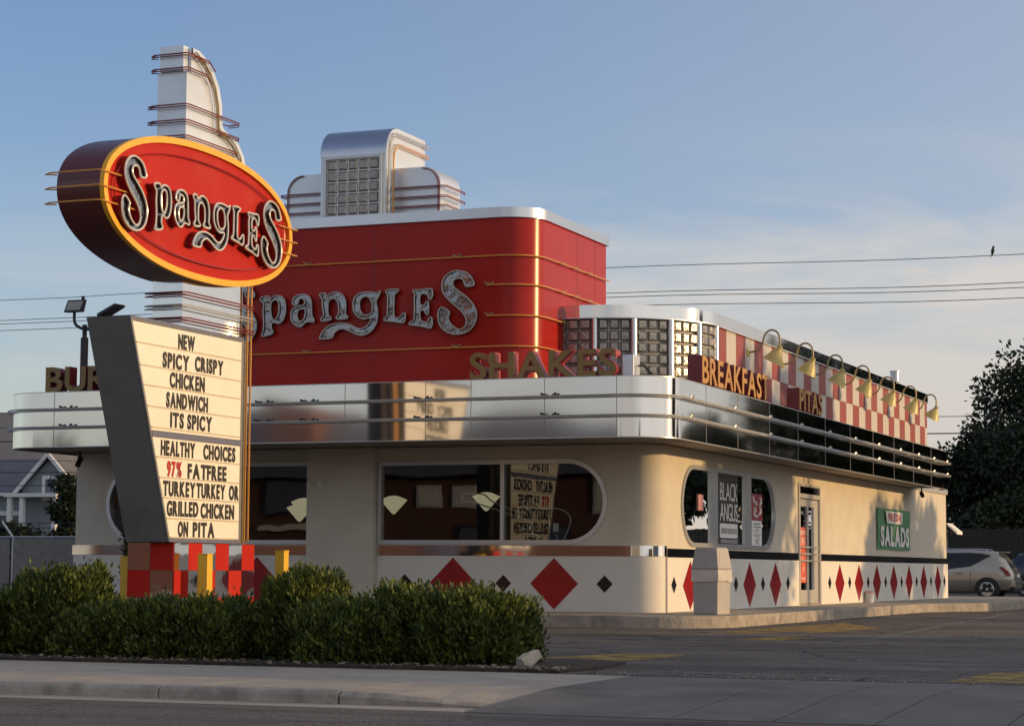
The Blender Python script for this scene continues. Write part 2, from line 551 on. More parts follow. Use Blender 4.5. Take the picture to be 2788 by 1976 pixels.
def asphalt_mat(name, c, crack=0.6, patch=0.5):
    m, n, l, p = nt(name)
    p.inputs['Roughness'].default_value = 0.92
    p.inputs['Specular IOR Level'].default_value = 0.25
    tc = n.new("ShaderNodeTexCoord")
    fine = n.new("ShaderNodeTexNoise"); fine.inputs['Scale'].default_value = 38; fine.inputs['Detail'].default_value = 3
    big = n.new("ShaderNodeTexNoise"); big.inputs['Scale'].default_value = 0.45; big.inputs['Detail'].default_value = 8
    big.inputs['Roughness'].default_value = 0.65
    l.new(tc.outputs['Object'], fine.inputs['Vector']); l.new(tc.outputs['Object'], big.inputs['Vector'])
    a = n.new("ShaderNodeMapRange"); a.inputs[1].default_value = 0.25; a.inputs[2].default_value = 0.75
    a.inputs[3].default_value = 0.30; a.inputs[4].default_value = 1.8
    l.new(fine.outputs['Fac'], a.inputs[0])
    b = n.new("ShaderNodeMapRange"); b.inputs[1].default_value = 0.3; b.inputs[2].default_value = 0.7
    b.inputs[3].default_value = 1 - patch * 0.55; b.inputs[4].default_value = 1 + patch * 0.55
    l.new(big.outputs['Fac'], b.inputs[0])
    mm = n.new("ShaderNodeMath"); mm.operation = 'MULTIPLY'
    l.new(a.outputs[0], mm.inputs[0]); l.new(b.outputs[0], mm.inputs[1])
    # dark oil stains and pale worn patches
    sp = n.new("ShaderNodeTexNoise"); sp.inputs['Scale'].default_value = 0.9; sp.inputs['Detail'].default_value = 6
    l.new(tc.outputs['Object'], sp.inputs['Vector'])
    s1 = n.new("ShaderNodeMapRange"); s1.inputs[1].default_value = 0.58; s1.inputs[2].default_value = 0.68
    s1.inputs[3].default_value = 1.0; s1.inputs[4].default_value = 1.0 - 0.55 * patch
    l.new(sp.outputs['Fac'], s1.inputs[0])
    ms = n.new("ShaderNodeMath"); ms.operation = 'MULTIPLY'
    l.new(mm.outputs[0], ms.inputs[0]); l.new(s1.outputs[0], ms.inputs[1])
    mm = ms
    # streaks worn along the driving direction
    sm_ = n.new("ShaderNodeMapping"); sm_.inputs['Scale'].default_value = (0.10, 1.5, 1.0)
    l.new(tc.outputs['Object'], sm_.inputs[0])
    sn = n.new("ShaderNodeTexNoise"); sn.inputs['Scale'].default_value = 1.6; sn.inputs['Detail'].default_value = 7
    l.new(sm_.outputs[0], sn.inputs['Vector'])
    sr = n.new("ShaderNodeMapRange"); sr.inputs[1].default_value = 0.3; sr.inputs[2].default_value = 0.7
    sr.inputs[3].default_value = 0.72; sr.inputs[4].default_value = 1.25
    l.new(sn.outputs['Fac'], sr.inputs[0])
    mz = n.new("ShaderNodeMath"); mz.operation = 'MULTIPLY'
    l.new(mm.outputs[0], mz.inputs[0]); l.new(sr.outputs[0], mz.inputs[1])
    mm = mz
    # cracks: distorted Voronoi edges, broken up by noise
    wob = n.new("ShaderNodeTexNoise"); wob.inputs['Scale'].default_value = 1.3; wob.inputs['Detail'].default_value = 5
    l.new(tc.outputs['Object'], wob.inputs['Vector'])
    va = n.new("ShaderNodeVectorMath"); va.operation = 'MULTIPLY_ADD'
    va.inputs[1].default_value = (0.9, 0.9, 0.9)
    l.new(wob.outputs['Color'], va.inputs[0]); l.new(tc.outputs['Object'], va.inputs[2])
    vo = n.new("ShaderNodeTexVoronoi"); vo.feature = 'DISTANCE_TO_EDGE'; vo.inputs['Scale'].default_value = 0.33
    l.new(va.outputs[0], vo.inputs['Vector'])
    ck = n.new("ShaderNodeMapRange"); ck.inputs[1].default_value = 0.004; ck.inputs[2].default_value = 0.013
    ck.inputs[3].default_value = 1 - crack; ck.inputs[4].default_value = 1.0
    l.new(vo.outputs[0], ck.inputs[0])
    mk = n.new("ShaderNodeMath"); mk.operation = 'MULTIPLY'
    l.new(mm.outputs[0], mk.inputs[0]); l.new(ck.outputs[0], mk.inputs[1])
    mx = n.new("ShaderNodeMix"); mx.data_type = 'RGBA'; mx.blend_type = 'MULTIPLY'; mx.inputs[0].default_value = 1
    mx.inputs[6].default_value = (*c, 1)
    l.new(mk.outputs[0], mx.inputs[7]); l.new(mx.outputs[2], p.inputs['Base Color'])
    bp = n.new("ShaderNodeBump"); bp.inputs['Strength'].default_value = 0.5; bp.inputs['Distance'].default_value = 0.012
    l.new(fine.outputs['Fac'], bp.inputs['Height']); l.new(bp.outputs[0], p.inputs['Normal'])
    return m


LOT = asphalt_mat("lot_asphalt", (0.118, 0.100, 0.086), 0.7, 0.7)
ROAD = asphalt_mat("street_asphalt", (0.108, 0.094, 0.083), 0.25, 0.35)
GROUNDM = mat("dry_ground", (0.10, 0.10, 0.06), 0.95, var=0.3, vscale=0.3)
MULCH = mat("mulch", (0.055, 0.040, 0.028), 0.95, var=0.5, vscale=14, bump=0.9, bscale=25, bdist=0.05)


def paint_mat(name, c, thr=0.5, scale=4.0):
    m, n, l, p = nt(name)
    p.inputs['Base Color'].default_value = (*c, 1)
    p.inputs['Roughness'].default_value = 0.8
    tc = n.new("ShaderNodeTexCoord")
    nz = n.new("ShaderNodeTexNoise"); nz.inputs['Scale'].default_value = scale; nz.inputs['Detail'].default_value = 9
    nz.inputs['Roughness'].default_value = 0.7
    l.new(tc.outputs['Object'], nz.inputs['Vector'])
    r = n.new("ShaderNodeMapRange"); r.inputs[1].default_value = thr - 0.06; r.inputs[2].default_value = thr + 0.10
    r.inputs[4].default_value = 0.75
    l.new(nz.outputs['Fac'], r.inputs[0])
    l.new(r.outputs[0], p.inputs['Alpha'])
    return m


YPAINT = paint_mat("worn_yellow_paint", (0.42, 0.27, 0.05), 0.44)
WPAINT = paint_mat("worn_white_paint", (0.36, 0.34, 0.31), 0.50)
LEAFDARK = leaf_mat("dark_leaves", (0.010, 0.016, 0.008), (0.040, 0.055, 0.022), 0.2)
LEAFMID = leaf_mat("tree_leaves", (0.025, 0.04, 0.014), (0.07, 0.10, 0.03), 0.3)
HEDGE = leaf_mat("hedge_leaves", (0.016, 0.032, 0.009), (0.150, 0.180, 0.030), 0.25)
JUNIPER = leaf_mat("juniper_leaves", (0.02, 0.03, 0.014), (0.08, 0.10, 0.04), 0.2)

# ================================================================== SETTING
def struct(name, mb, m, **k):
    return tag(mb.build(name, m, **k), kind='structure')


struct("ground", MB().box(-700, -400, -1.0, 700, 900, -0.42), GROUNDM)
struct("street", MB().box(-250, -46.0, -0.8, 250, -22.38, -0.31), ROAD)
struct("gutter_pan", MB().box(-250, -22.38, -0.8, 5.62, -21.97, -0.303), CONCRETE)
kb = MB()
kp = [(-21.968, -0.7), (-21.968, -0.245), (-21.955, -0.222), (-21.93, -0.206), (-21.90, -0.2), (-21.78, -0.2), (-21.78, -0.7)]
x = 4.38
while x > -60:
    w = 1.62 if x > -20 else 6
    kb.prism(kp, 'x', x - w + 0.012, x)
    x -= w
struct("kerb", kb, CURBMAT, smooth=40)
rp_ = MB()
xs_ = [4.40, 4.8, 5.2, 5.55, 5.8]
tops = [-0.2, -0.222, -0.252, -0.28, -0.296]
vv = []
for xx, t in zip(xs_, tops):
    d = min(0.04, (t + 0.30) * 0.4)
    vv += [(xx, -21.968, -0.7), (xx, -21.968, t - d), (xx, -21.91, t), (xx, -21.78, t), (xx, -21.78, -0.7)]
fs = []
for i in range(4):
    for k in range(5):
        fs.append((i * 5 + k, (i + 1) * 5 + k, (i + 1) * 5 + (k + 1) % 5, i * 5 + (k + 1) % 5))
fs += [(0, 1, 2, 3, 4), (20, 24, 23, 22, 21)]
struct("kerb_ramp", rp_.add(vv, fs), CURBMAT, smooth=40)
# sidewalk in slabs with open joints, then the driveway apron
sw = MB()
x = 4.385
widths = [1.35, 1.5, 1.55, 1.5]
i = 0
while x > -70:
    w = widths[i % 4] if x > -20 else 8
    sw.box(x - w + 0.012, -21.776, -0.7, x, -18.5, -0.2)
    x -= w; i += 1
fx_ = [4.395, 4.8, 5.2, 5.62]                     # last slab flares down to the driveway
ft_ = [-0.2, -0.222, -0.252, -0.283]
vv = []
for xx, t in zip(fx_, ft_):
    k_ = (xx - 4.395) / 1.225
    vv += [(xx, -18.5, -0.7), (xx, -18.5, -0.2 - 0.004 * k_), (xx, -20.5, -0.2 - 0.014 * k_), (xx, -21.776, t), (xx, -21.776, -0.7)]
fs = [(i * 5 + k, (i + 1) * 5 + k, (i + 1) * 5 + (k + 1) % 5, i * 5 + (k + 1) % 5) for i in range(3) for k in range(5)] + [(0, 1, 2, 3, 4), (15, 19, 18, 17, 16)]
sw.add(vv, fs)
struct("sidewalk", sw, CONCRETE)
APRON = mat("driveway_concrete", (0.150, 0.138, 0.122), 0.88, var=0.14, vscale=2.5, bump=0.35, bscale=45, dirt=(0.07, 0.066, 0.062), dscale=0.9, damt=0.8)
ap = MB()
edges = [5.634, 7.25, 8.0, 8.72, 9.6, 11.4, 13.2, 15, 17, 30]
for a, b in zip(edges[:-1], edges[1:]):
    for (y0, z0), (y1, z1) in (((-18.5, -0.204), (-20.5, -0.214)), ((-20.515, -0.214), (-22.375, -0.304))):
        ap.add([(a, y0, z0), (b - 0.016, y0, z0), (b - 0.016, y1, z1), (a, y1, z1), (a, y0, -0.7), (b - 0.016, y0, -0.7), (b - 0.016, y1, -0.7), (a, y1, -0.7)],
               [(0, 1, 2, 3), (0, 4, 5, 1), (1, 5, 6, 2), (2, 6, 7, 3), (3, 7, 4, 0)])
struct("driveway_apron", ap, APRON)
struct("parking_lot", MB().box(-70, -18.49, -0.8, 30, 130, -0.2), LOT)
bed = MB()
random.seed(3)
bed.prism([(-60, -18.46), (4.9, -18.44), (5.0, -17.6), (4.85, -16.4), (4.3, -15.9), (-60, -15.9)], 'z', -0.5, -0.17)
struct("planting_bed", bed, MULCH)
# far pavement across the street
struct("far_pavement", MB().box(-250, -50.0, -0.8, 250, -46.02, -0.18), CONCRETE)
# raised concrete walk round the diner
SLAB = [(-14, 32), (-14, -3.05)] + [(0.15, -3.05)] + arc(0.25, -1.55, 1.5, -90, 0, 12)[0:] + [(1.72, 14.5), (2.1, 15.5), (2.75, 16.8), (3.0, 18.5), (2.95, 30), (2.6, 32)]
sl = MB().prism(SLAB, 'z', -0.6, 0.0)
struct("walkway", sl, CURBMAT, bevel=0.02)
# worn parking paint
pm = MB()


def flat(pts, z=-0.196):
    pm.add([(p[0], p[1], z) for p in pts], [tuple(range(len(pts)))])


flat([(1.75, -9.6), (3.2, -10.1), (3.22, -9.95), (1.75, -9.45)])
flat([(2.1, -4.6), (2.9, -5.2), (3.35, -4.6), (2.5, -3.7)])
flat([(2.35, -3.4), (3.8, -4.0), (4.1, -1.0), (2.6, 2.6)])
flat([(3.5, -7.8), (4.2, -8.2), (4.4, -6.6), (3.8, -6.2)])
flat([(8.45, -18.3), (9.35, -18.3), (9.0, -16.0), (8.55, -16.3)])
flat([(3.4, -15.4), (4.6, -15.6), (4.7, -13.6), (3.9, -13.6)])
tag(pm.build("parking_markings", YPAINT), kind='structure')
pm = MB()
flat([(5.2, -7.0), (5.32, -6.9), (3.85, 14.0), (3.70, 14.0)])
flat([(5.9, 3.0), (6.05, 3.0), (4.2, 26.0), (4.05, 26.0)])
tag(pm.build("bay_lines", WPAINT), kind='structure')

# ================================================================== DINER BUILDING
B = thing("diner_building", "retro chrome and red diner with cream walls, wrap-around steel canopy and glass block corner", "building", (0, 0, 0))
ZW = 2.996
R = 0.5
FY = -0.5


def front_hole_r():
    return [(-5.45, 1.235), (-1.7, 1.235)] + arc(-1.7, 1.975, 0.74, -90, 90, 20)[1:] + [(-5.45, 2.715)]


def front_hole_l():
    return [(-6.9, 1.235), (-6.9, 2.735)] + arc(-10.59, 1.985, 0.75, 90, 270, 20)


def side_hole():
    c = 1.955; r = 0.735
    return arc(1.66, c, r, 90, 270, 16) + arc(6.70, c, r, -90, 90, 16)


def door_hole():
    return [(9.42, 0.02), (11.36, 0.02), (11.36, 2.68), (9.42, 2.68)]


w = MB()
w.prism([[(-12.07, 0), (-R, 0), (-R, ZW), (-12.07, ZW)], front_hole_r(), front_hole_l()], 'y', FY, FY + 0.2)
w.prism([[(R - 0.5, 0), (26.65, 0), (26.65, ZW), (0, ZW)], side_hole(), door_hole()], 'x', -0.2, 0)
w.shell(arc(-R, 0, R, -90, 0, 14), 0.2, 0, ZW)
w.box(-12.07, -0.3, 0, -11.87, 26.65, ZW)
w.box(-11.87, 26.45, 0, -0.2, 26.65, ZW)
w.build("wall", STUCCO, B, smooth=30)
w = MB()
wp = [(-5.48, FY - 0.012), (-R, FY - 0.012)] + arc(-R, 0, R + 0.012, -90, -8, 12)
w.shell(wp, 0.02, 0.004, 1.0)
w.shell([(-12.10, FY - 0.012), (-6.90, FY - 0.012)], 0.02, 0.004, 1.0)
w.box(-0.004, 0.0, 0.004, 0.03, 9.40, 0.985)
w.box(-0.004, 11.40, 0.004, 0.03, 26.66, 0.985)
w.build("lower_wall_panel", WHITEPANEL, B, smooth=30)
w = MB().box(-6.88, FY - 0.16, 0, -5.49, FY - 0.002, ZW)
w.build("pier", STUCCO, B)
# steel band under the windows, black on the side wall
bm_ = MB()
bm_.shell([(-5.485, FY - 0.025), (-R, FY - 0.025)] + arc(-R, 0, R + 0.025, -90, -2, 12), 0.03, 1.0, 1.185)
bm_.shell([(-12.12, FY - 0.025), (-6.89, FY - 0.025)], 0.03, 1.0, 1.185)
bm_.build("steel_band", CHROMEFINE, B, smooth=30)
MB().box(0.0, 0.03, 0.988, 0.022, 9.40, 1.145).box(0.0, 11.40, 0.988, 0.022, 26.66, 1.145).build("dark_band", mat("dark_steel_band", (0.42, 0.43, 0.44), 0.09, 1.0, var=0.1), B)
# interior shell
it = MB()
it.box(-11.85, -0.28, -0.02, -0.22, 7.0, 0.02)
it.build("floor", INTFLOOR, B)
it = MB()
it.box(-11.85, 7.0, 0.02, -0.22, 7.1, 2.99)
it.box(-3.6, 3.2, 0.02, -3.5, 7.0, 2.99)
it.build("inner_wall", INTERIOR, B)
for xx in (-10.6, -8.6, -4.6, -2.4):
    it = MB().prism([(0.55, 0.02), (1.25, 0.02), (1.25, 1.25), (1.1, 1.25), (1.1, 0.48), (0.55, 0.48)], 'x', xx - 0.7, xx + 0.7)
    it.build("booth", BROWN, B, bevel=0.02)


def ring(loop, t):
    """inset copy of a loop"""
    area = sum(loop[i][0] * loop[(i + 1) % len(loop)][1] - loop[(i + 1) % len(loop)][0] * loop[i][1] for i in range(len(loop)))
    return offset(loop, t if area > 0 else -t, True)


def window(hole, axis, a_out, a_glass, mulls, gdepth, fw=0.05):
    o = MB()
    d = sorted((a_out, a_out + (0.10 if axis == 'y' else -0.06)))
    o.prism([ring(hole, -0.03), ring(hole, fw)], axis, d[0], d[1])
    fr = o.build("window", ALU, B, smooth=30)
    for m0, m1 in mulls:
        if axis == 'y':
            MB().box(m0, d[0] + 0.01, hole_z0 + 0.05, m1, d[1] - 0.01, hole_z1 - 0.05).build("mullion", ALU, fr)
        else:
            MB().box(d[0] + 0.01, m0, hole_z0 + 0.05, d[1] - 0.01, m1, hole_z1 - 0.05).build("mullion", ALU, fr)
    g = MB()
    lp = ring(hole, 0.01)
    P = (lambda u, v: (u, gdepth, v)) if axis == 'y' else (lambda u, v: (gdepth, u, v))
    tr = geometry.tessellate_polygon([[Vector((u, v, 0)) for u, v in lp]])
    g.add([P(u, v) for u, v in lp], tr)
    g.build("pane", GLASS if axis == 'y' else DARKGLASS, fr)
    return fr


hole_z0, hole_z1 = 1.235, 2.715
window(front_hole_r(), 'y', FY - 0.03, 0, [(-3.00, -2.93)], FY + 0.05)
hole_z1 = 2.735
window(front_hole_l(), 'y', FY - 0.03, 0, [(-9.4, -9.33)], FY + 0.05)
hole_z0, hole_z1 = 1.22, 2.69
window(side_hole(), 'x', 0.03, 0, [(2.72, 3.22), (5.10, 5.60)], -0.008)

# door
D_ = MB().prism([[(9.42, 0.02), (11.36, 0.02), (11.36, 2.68), (9.42, 2.68)], [(9.50, 0.03), (11.28, 0.03), (11.28, 2.36), (9.50, 2.36)], [(9.50, 2.46), (11.28, 2.46), (11.28, 2.62), (9.50, 2.62)]], 'x', -0.10, 0.035)
D_.prism([[(9.52, 0.04), (10.98, 0.04), (10.98, 2.34), (9.52, 2.34)], [(9.66, 0.34), (10.22, 0.34), (10.22, 2.18), (9.66, 2.18)], [(10.38, 0.34), (10.86, 0.34), (10.86, 2.18), (10.38, 2.18)]], 'x', -0.06, 0.0)
D_.box(-0.06, 11.0, 0.04, -0.01, 11.26, 2.34)
door = D_.build("door", mat("door_aluminium", (0.52, 0.50, 0.47), 0.4, 0.4, var=0.04), B)
MB().add([(-0.03, 9.66, 0.34), (-0.03, 10.22, 0.34), (-0.03, 10.22, 2.18), (-0.03, 9.66, 2.18), (-0.03, 10.38, 0.34), (-0.03, 10.86, 0.34), (-0.03, 10.86, 2.18), (-0.03, 10.38, 2.18), (-0.03, 9.5, 2.46), (-0.03, 11.28, 2.46), (-0.03, 11.28, 2.62), (-0.03, 9.5, 2.62)], [(0, 1, 2, 3), (4, 5, 6, 7), (8, 9, 10, 11)]).build("pane", DARKGLASS, door)
for zz in (0.98, 1.13, 1.28):
    MB().tube([(0.03, 9.52, zz), (0.07, 9.58, zz), (0.07, 11.0, zz), (0.03, 11.08, zz)], 0.016).build("push_bar", NEONGREY, door, smooth=40)
PPRINT = mat("poster_print", (0.62, 0.30, 0.26), 0.6, var=0.3, vscale=8)
ph = MB().box(-0.024, 9.68, 0.50, -0.018, 10.20, 1.72).build("door_poster", POSTERORANGE, door)
for (y0, z0, y1, z1) in ((9.72, 1.55, 10.16, 1.66), (9.80, 1.34, 10.1, 1.5), (9.84, 0.92, 9.94, 1.1), (9.9, 0.72, 10.02, 0.86), (9.78, 0.56, 10.12, 0.62)):
    MB().box(-0.017, y0, z0, -0.014, y1, z1).build("door_poster_print", PPRINT, door)

# diamond tiles
def diamond(axis, c, z, hw, hh, n, m, name, off):
    o = MB()
    if n > 1:
        q = [(c - hw * 1.0, z), (c, z - hh), (c + hw, z), (c, z + hh)]
        (o.prism(q, 'x', 0.0305, off - 0.003) if axis == 'x' else o.prism(q, 'y', -off + 0.003, FY - 0.0125))
    for i in range(n):
        for j in range(n):
            a0, a1, b0, b1 = i / n, (i + 1) / n, j / n, (j + 1) / n
            g = 0.010
            q = [(a0 + g, b0 + g), (a1 - g, b0 + g), (a1 - g, b1 - g), (a0 + g, b1 - g)]
            pts = [(c + (a - b) * hw, z + (a + b - 1) * hh) for a, b in q]
            if axis == 'x':
                o.prism(pts, 'x', 0.031, off)
            else:
                o.prism(pts, 'y', -off, FY - 0.013)
    o.build(name, m, B)


for y in (1.37, 3.38, 5.40, 7.40, 13.18, 15.17, 17.17, 19.18, 21.12, 23.10, 25.13):
    diamond('x', y, 0.475, 0.46, 0.45, 3, REDTILE, "red_diamond_tile", 0.038)
for y in (0.37, 2.38, 4.40, 6.40, 8.42, 12.18, 14.18, 16.17, 18.18, 20.15, 22.12, 24.12, 26.1):
    diamond('x', y, 0.49, 0.15, 0.15, 1, BLACK, "black_diamond_tile", 0.038)
for x in (-3.93, -1.945, -8.0, -10.0):
    diamond('y', x, 0.505, 0.46, 0.46, 3, REDTILE, "red_diamond_tile", -FY + 0.022)
for x in (-4.90, -2.93, -0.98, -9.0, -11.3, -7.2):
    diamond('y', x, 0.505, 0.155, 0.155, 1, BLACK, "black_diamond_tile", -FY + 0.022)

# canopy
ZB, ZT = 3.0, 3.975
CP = [(-12.2, 21.8), (-12.2, -2.25)] + arc(-11.35, -2.25, 0.85, 180, 270, 14)[1:] + arc(0.15, -2.25, 0.85, -90, 0, 14) + arc(0.75, 21.55, 0.25, 0, 90, 6)
cn = MB().prism(offset(CP, 0.02, True), 'z', ZB + 0.01, ZT - 0.01)
CAN = cn.build("canopy", SOFFIT, B)
MB().shell(CP, 0.015, ZB - 0.03, ZT).build("steel_fascia", CHROME, CAN, smooth=30)
lip = MB().shell(offset(CP, -0.006), 0.05, ZB - 0.045, ZB - 0.03).shell(offset(CP, -0.006), 0.05, ZT, ZT + 0.014)
lip.build("fascia_lip", ALU, CAN, smooth=30)
sm = MB()
for xx in (-10.9, -8.9, -6.9, -4.9, -3.35, -2.5, -1.15, 0.14):
    sm.box(xx - 0.005, -3.104, ZB - 0.028, xx + 0.005, -3.098, ZT - 0.002)
for yy in (-0.8, 1.2, 3.4, 5.6, 7.9, 10.2, 12.5, 14.8, 17.1, 19.4):
    sm.box(0.998, yy - 0.008, ZB - 0.028, 1.004, yy + 0.008, ZT - 0.002)
sm.build("panel_seam", mat("seam", (0.30, 0.29, 0.28), 0.5, 0.6), CAN)
# pair of neon tubes along the fascia with their glass standoffs
for zz in (3.33, 3.665):
    tp = offset(CP[1:-1], -0.10)
    tb = MB()
    tb.tube([(p[0], p[1], zz) for p in tp], 0.014, 6)
    tb.tube([(p[0], p[1], zz - 0.028) for p in tp], 0.009, 6)
    for xx in (-10.6, -9.2, -7.4, -5.6, -3.4, -1.05, -6.5):
        for s in (-1, 1):
            tb.tube([(xx + s * 0.05, -3.11, zz + 0.02), (xx + s * 0.08, -3.16, zz + 0.02), (xx + s * 0.14, -3.19, zz + 0.045)], 0.019, 6, mi=1)
    for yy in (-1.9, 0.8, 3.2, 5.6, 8.0, 10.4, 12.8, 15.2, 17.4, 19.4, 21.2):
        for s in (-1, 1):
            tb.tube([(1.0, yy + s * 0.10, zz), (1.07, yy + s * 0.10, zz), (1.09, yy + s * 0.05, zz + 0.05)], 0.020, 6, mi=0)
    tb.build("neon_tube", [NEONGREY, DARKMETAL], CAN, smooth=40)
MB().box(-12.0, 21.82, ZB, 0.05, 26.7, 3.14).build("rear_roof", WHITEMETAL, B)
# sloping cream awning at the rear door
MB().add([(0.0, 26.75, 2.18), (0.0, 27.6, 2.18), (0.30, 27.6, 1.93), (0.30, 26.75, 1.93), (0.0, 26.75, 2.13), (0.0, 27.6, 2.13), (0.30, 27.6, 1.85), (0.30, 26.75, 1.85)],
         [(0, 1, 2, 3), (4, 7, 6, 5), (0, 4, 5, 1), (1, 5, 6, 2), (2, 6, 7, 3), (3, 7, 4, 0)]).build("awning", CREAMFACE, B)

# glass-block corner bay
BC = (-2.1, 3.2); BR = 2.1


def bay(phi, r=BR):
    return (BC[0] + r * sin(rad(phi)), BC[1] - r * cos(rad(phi)))


BZ0, BZ1 = ZT - 0.02, 5.48
bk = MB().strip([(-2.6, 1.14)] + [bay(a, BR - 0.05) for a in range(0, 91, 5)], BZ0, BZ1)
BAY = bk.build("glass_block_bay", mat("bay_grout", (0.34, 0.33, 0.32), 0.6, 0.2), B)


def block_panel(a, b, cols, rows, z0, z1, frame, depth=0.05):
    """cushion-shaped glass blocks on the plane from plan point a to b"""
    o = MB()
    A = Vector((a[0], a[1], 0)); Bv = Vector((b[0], b[1], 0))
    d = (Bv - A); L = d.length; d.normalize()
    nrm = Vector((d.y, -d.x, 0))
    ph = (z1 - z0) / rows
    pw = L / cols
    g = 0.012
    for i in range(cols):
        for j in range(rows):
            u0, u1 = i * pw + g, (i + 1) * pw - g
            w0, w1 = z0 + j * ph + g, z0 + (j + 1) * ph - g
            e = 0.028
            P = lambda u, zz, h: tuple(A + d * u + nrm * h + Vector((0, 0, zz)))
            um, wm = (u0 + u1) / 2, (w0 + w1) / 2
            o.add([P(u0, w0, 0), P(u1, w0, 0), P(u1, w1, 0), P(u0, w1, 0), P(u0 + e, w0 + e, depth), P(u1 - e, w0 + e, depth), P(u1 - e, w1 - e, depth), P(u0 + e, w1 - e, depth), P(um, wm, depth * 1.06)],
                  [(0, 1, 5, 4), (1, 2, 6, 5), (2, 3, 7, 6), (3, 0, 4, 7), (4, 5, 8), (5, 6, 8), (6, 7, 8), (7, 4, 8)])
    return o.build("glass_block_panel", GBLOCK, frame)


angs = [-8, 9, 29.5, 50, 70, 88]
posts = [9, 29.5, 50, 70]
for k in range(5):
    a, b = angs[k] + 1.6, angs[k + 1] - 1.6
    pa = (-2.55, 1.12) if k == 0 else bay(a, BR - 0.03)
    block_panel(pa, bay(b, BR - 0.03), 3 if k < 4 else 2, 7, BZ0, BZ1, BAY)
for a in posts + [90]:
    c = bay(a, BR - 0.01)
    MB().lathe([(0.0, BZ0), (0.062, BZ0), (0.062, BZ1), (0, BZ1)], (c[0], c[1], 0), 12).build("mullion_post", BRUSHED, BAY, smooth=40)
cop = [(-2.42, 1.06)] + [bay(a, BR + 0.04) for a in range(0, 91, 5)] + [(0.04, 23.95)]
MB().shell(cop, 0.25, 5.49, 5.73).build("parapet_coping", CHROMEFINE, B, smooth=30)
MB().shell(offset(cop, -0.012), 0.05, 5.475, 5.495).build("coping_drip", WHITEMETAL, B, smooth=30)
MB().box(-2.3, 2.2, 5.60, -0.25, 24.0, 5.66).build("roof", mat("grey_roofing", (0.2, 0.2, 0.2), 0.9), B)

# checkerboard parapet
ck = MB()
pw = 0.682
n = int((24.0 - 3.2) / pw)
for i in range(n + 1):
    y0 = 3.22 + i * pw
    y1 = min(y0 + pw - 0.004, 24.0)
    for j, (z0, z1) in enumerate(((4.79, 5.474), (4.10, 4.786), (ZT - 0.02, 4.096))):
        ck.box(-0.1, y0, z0, 0.0, y1, z1, mi=(i + j) % 2)
ck.build("checkered_parapet", [CHECKRED, CHECKWHITE], B)
MB().box(-0.3, 3.3, ZT - 0.03, -0.1, 24.0, 5.5).box(-8, 23.8, ZT - 0.03, -0.1, 24.0, 5.5).build("parapet_back", CHECKWHITE, B)

# red sign tower
TP = [(-10.2, 3.56), (-10.2, 0.15)] + arc(-9.55, 0.15, 0.65, 180, 270, 14)[1:] + arc(-3.05, 0.15, 0.65, -90, 0, 16) + [(-2.4, 3.56)]
TW = MB().prism(TP, 'z', ZT - 0.03, 7.225).build("sign_tower", RED, B, smooth=30)
MB().prism(offset(TP, -0.05, True), 'z', 7.225, 7.415).build("tower_trim", BRUSHED, TW, smooth=30)
for q in ((-8.1, 0), (-5.6, 0), (0, 1.9), (0, 2.9)):
    (MB().box(q[0] - 0.004, -0.503, ZT, q[0] + 0.004, -0.497, 7.22) if q[0] else MB().box(-2.403, q[1] - 0.004, ZT, -2.397, q[1] + 0.004, 7.22)).build("panel_seam", SIGNCAN, TW)
for zz, full in ((6.51, 1), (5.97, 0), (5.40, 0), (4.83, 1)):
    p = [q for q in offset(TP[:-1] + [TP[-1]], -0.07)][1:] if full else offset([(-3.28, -0.5)] + TP[16:], -0.07)
    tb = MB().tube([(q[0], q[1], zz) for q in p], 0.013, 6)
    for xx in ([-7.0, -3.9] if full else [-3.25]):
        for s in (-1, 1):
            tb.tube([(xx, -0.5, zz + 0.02), (xx + 0.02, -0.55, zz + 0.02), (xx + 0.02 + 0.09 * s, -0.57, zz + 0.05)], 0.014, 5, mi=1)
    for yy in (0.9, 1.6, 2.4):
        tb.tube([(-2.4, yy, zz), (-2.33, yy, zz), (-2.31, yy + 0.08, zz + 0.03)], 0.014, 5, mi=1)
    tb.build("neon_tube", [NEONYEL, LAMPARM], TW, smooth=40)
MB().box(-2.4, 1.05, 3.99, -2.36, 1.12, 5.5).build("corner_flashing", NEONRED, TW)
# crown on the tower
cx0, cx1, cz0, cz1 = -6.81, -5.44, 7.40, 9.17
prof = [(1.42, cz0), (-0.4, cz0), (-0.4, 8.62)] + [(-0.4 + 0.55 - 0.55 * cos(rad(a)), 8.62 + 0.55 * sin(rad(a))) for a in range(10, 91, 10)] + [(1.42, cz1)]
CR = MB().prism(prof, 'x', cx0, cx1).build("tower_crown", WHITEMETAL, TW, smooth=25)
barrel = [(-0.412 + 0.55 - 0.56 * cos(rad(a)), 8.60 + 0.575 * sin(rad(a))) for a in range(0, 91, 6)]
bb = MB()
for (p, q) in zip(barrel[:-1], barrel[1:]):
    bb.add([(cx0 - 0.01, p[0], p[1]), (cx1 + 0.01, p[0], p[1]), (cx1 + 0.01, q[0], q[1]), (cx0 - 0.01, q[0], q[1])], [(0, 1, 2, 3)])
bb.build("barrel_hood", BRUSHED, CR, smooth=60)
MB().prism([[(-6.72, 7.41), (-5.50, 7.41), (-5.50, 8.59), (-6.72, 8.59)], [(-6.67, 7.44), (-5.55, 7.44), (-5.55, 8.54), (-6.67, 8.54)]], 'y', -0.46, -0.40).box(-6.68, -0.412, 7.43, -5.54, -0.402, 8.55).build("block_frame", ALU, CR)
block_panel((-6.66, -0.415), (-5.56, -0.415), 5, 5, 7.45, 8.53, CR, 0.03)


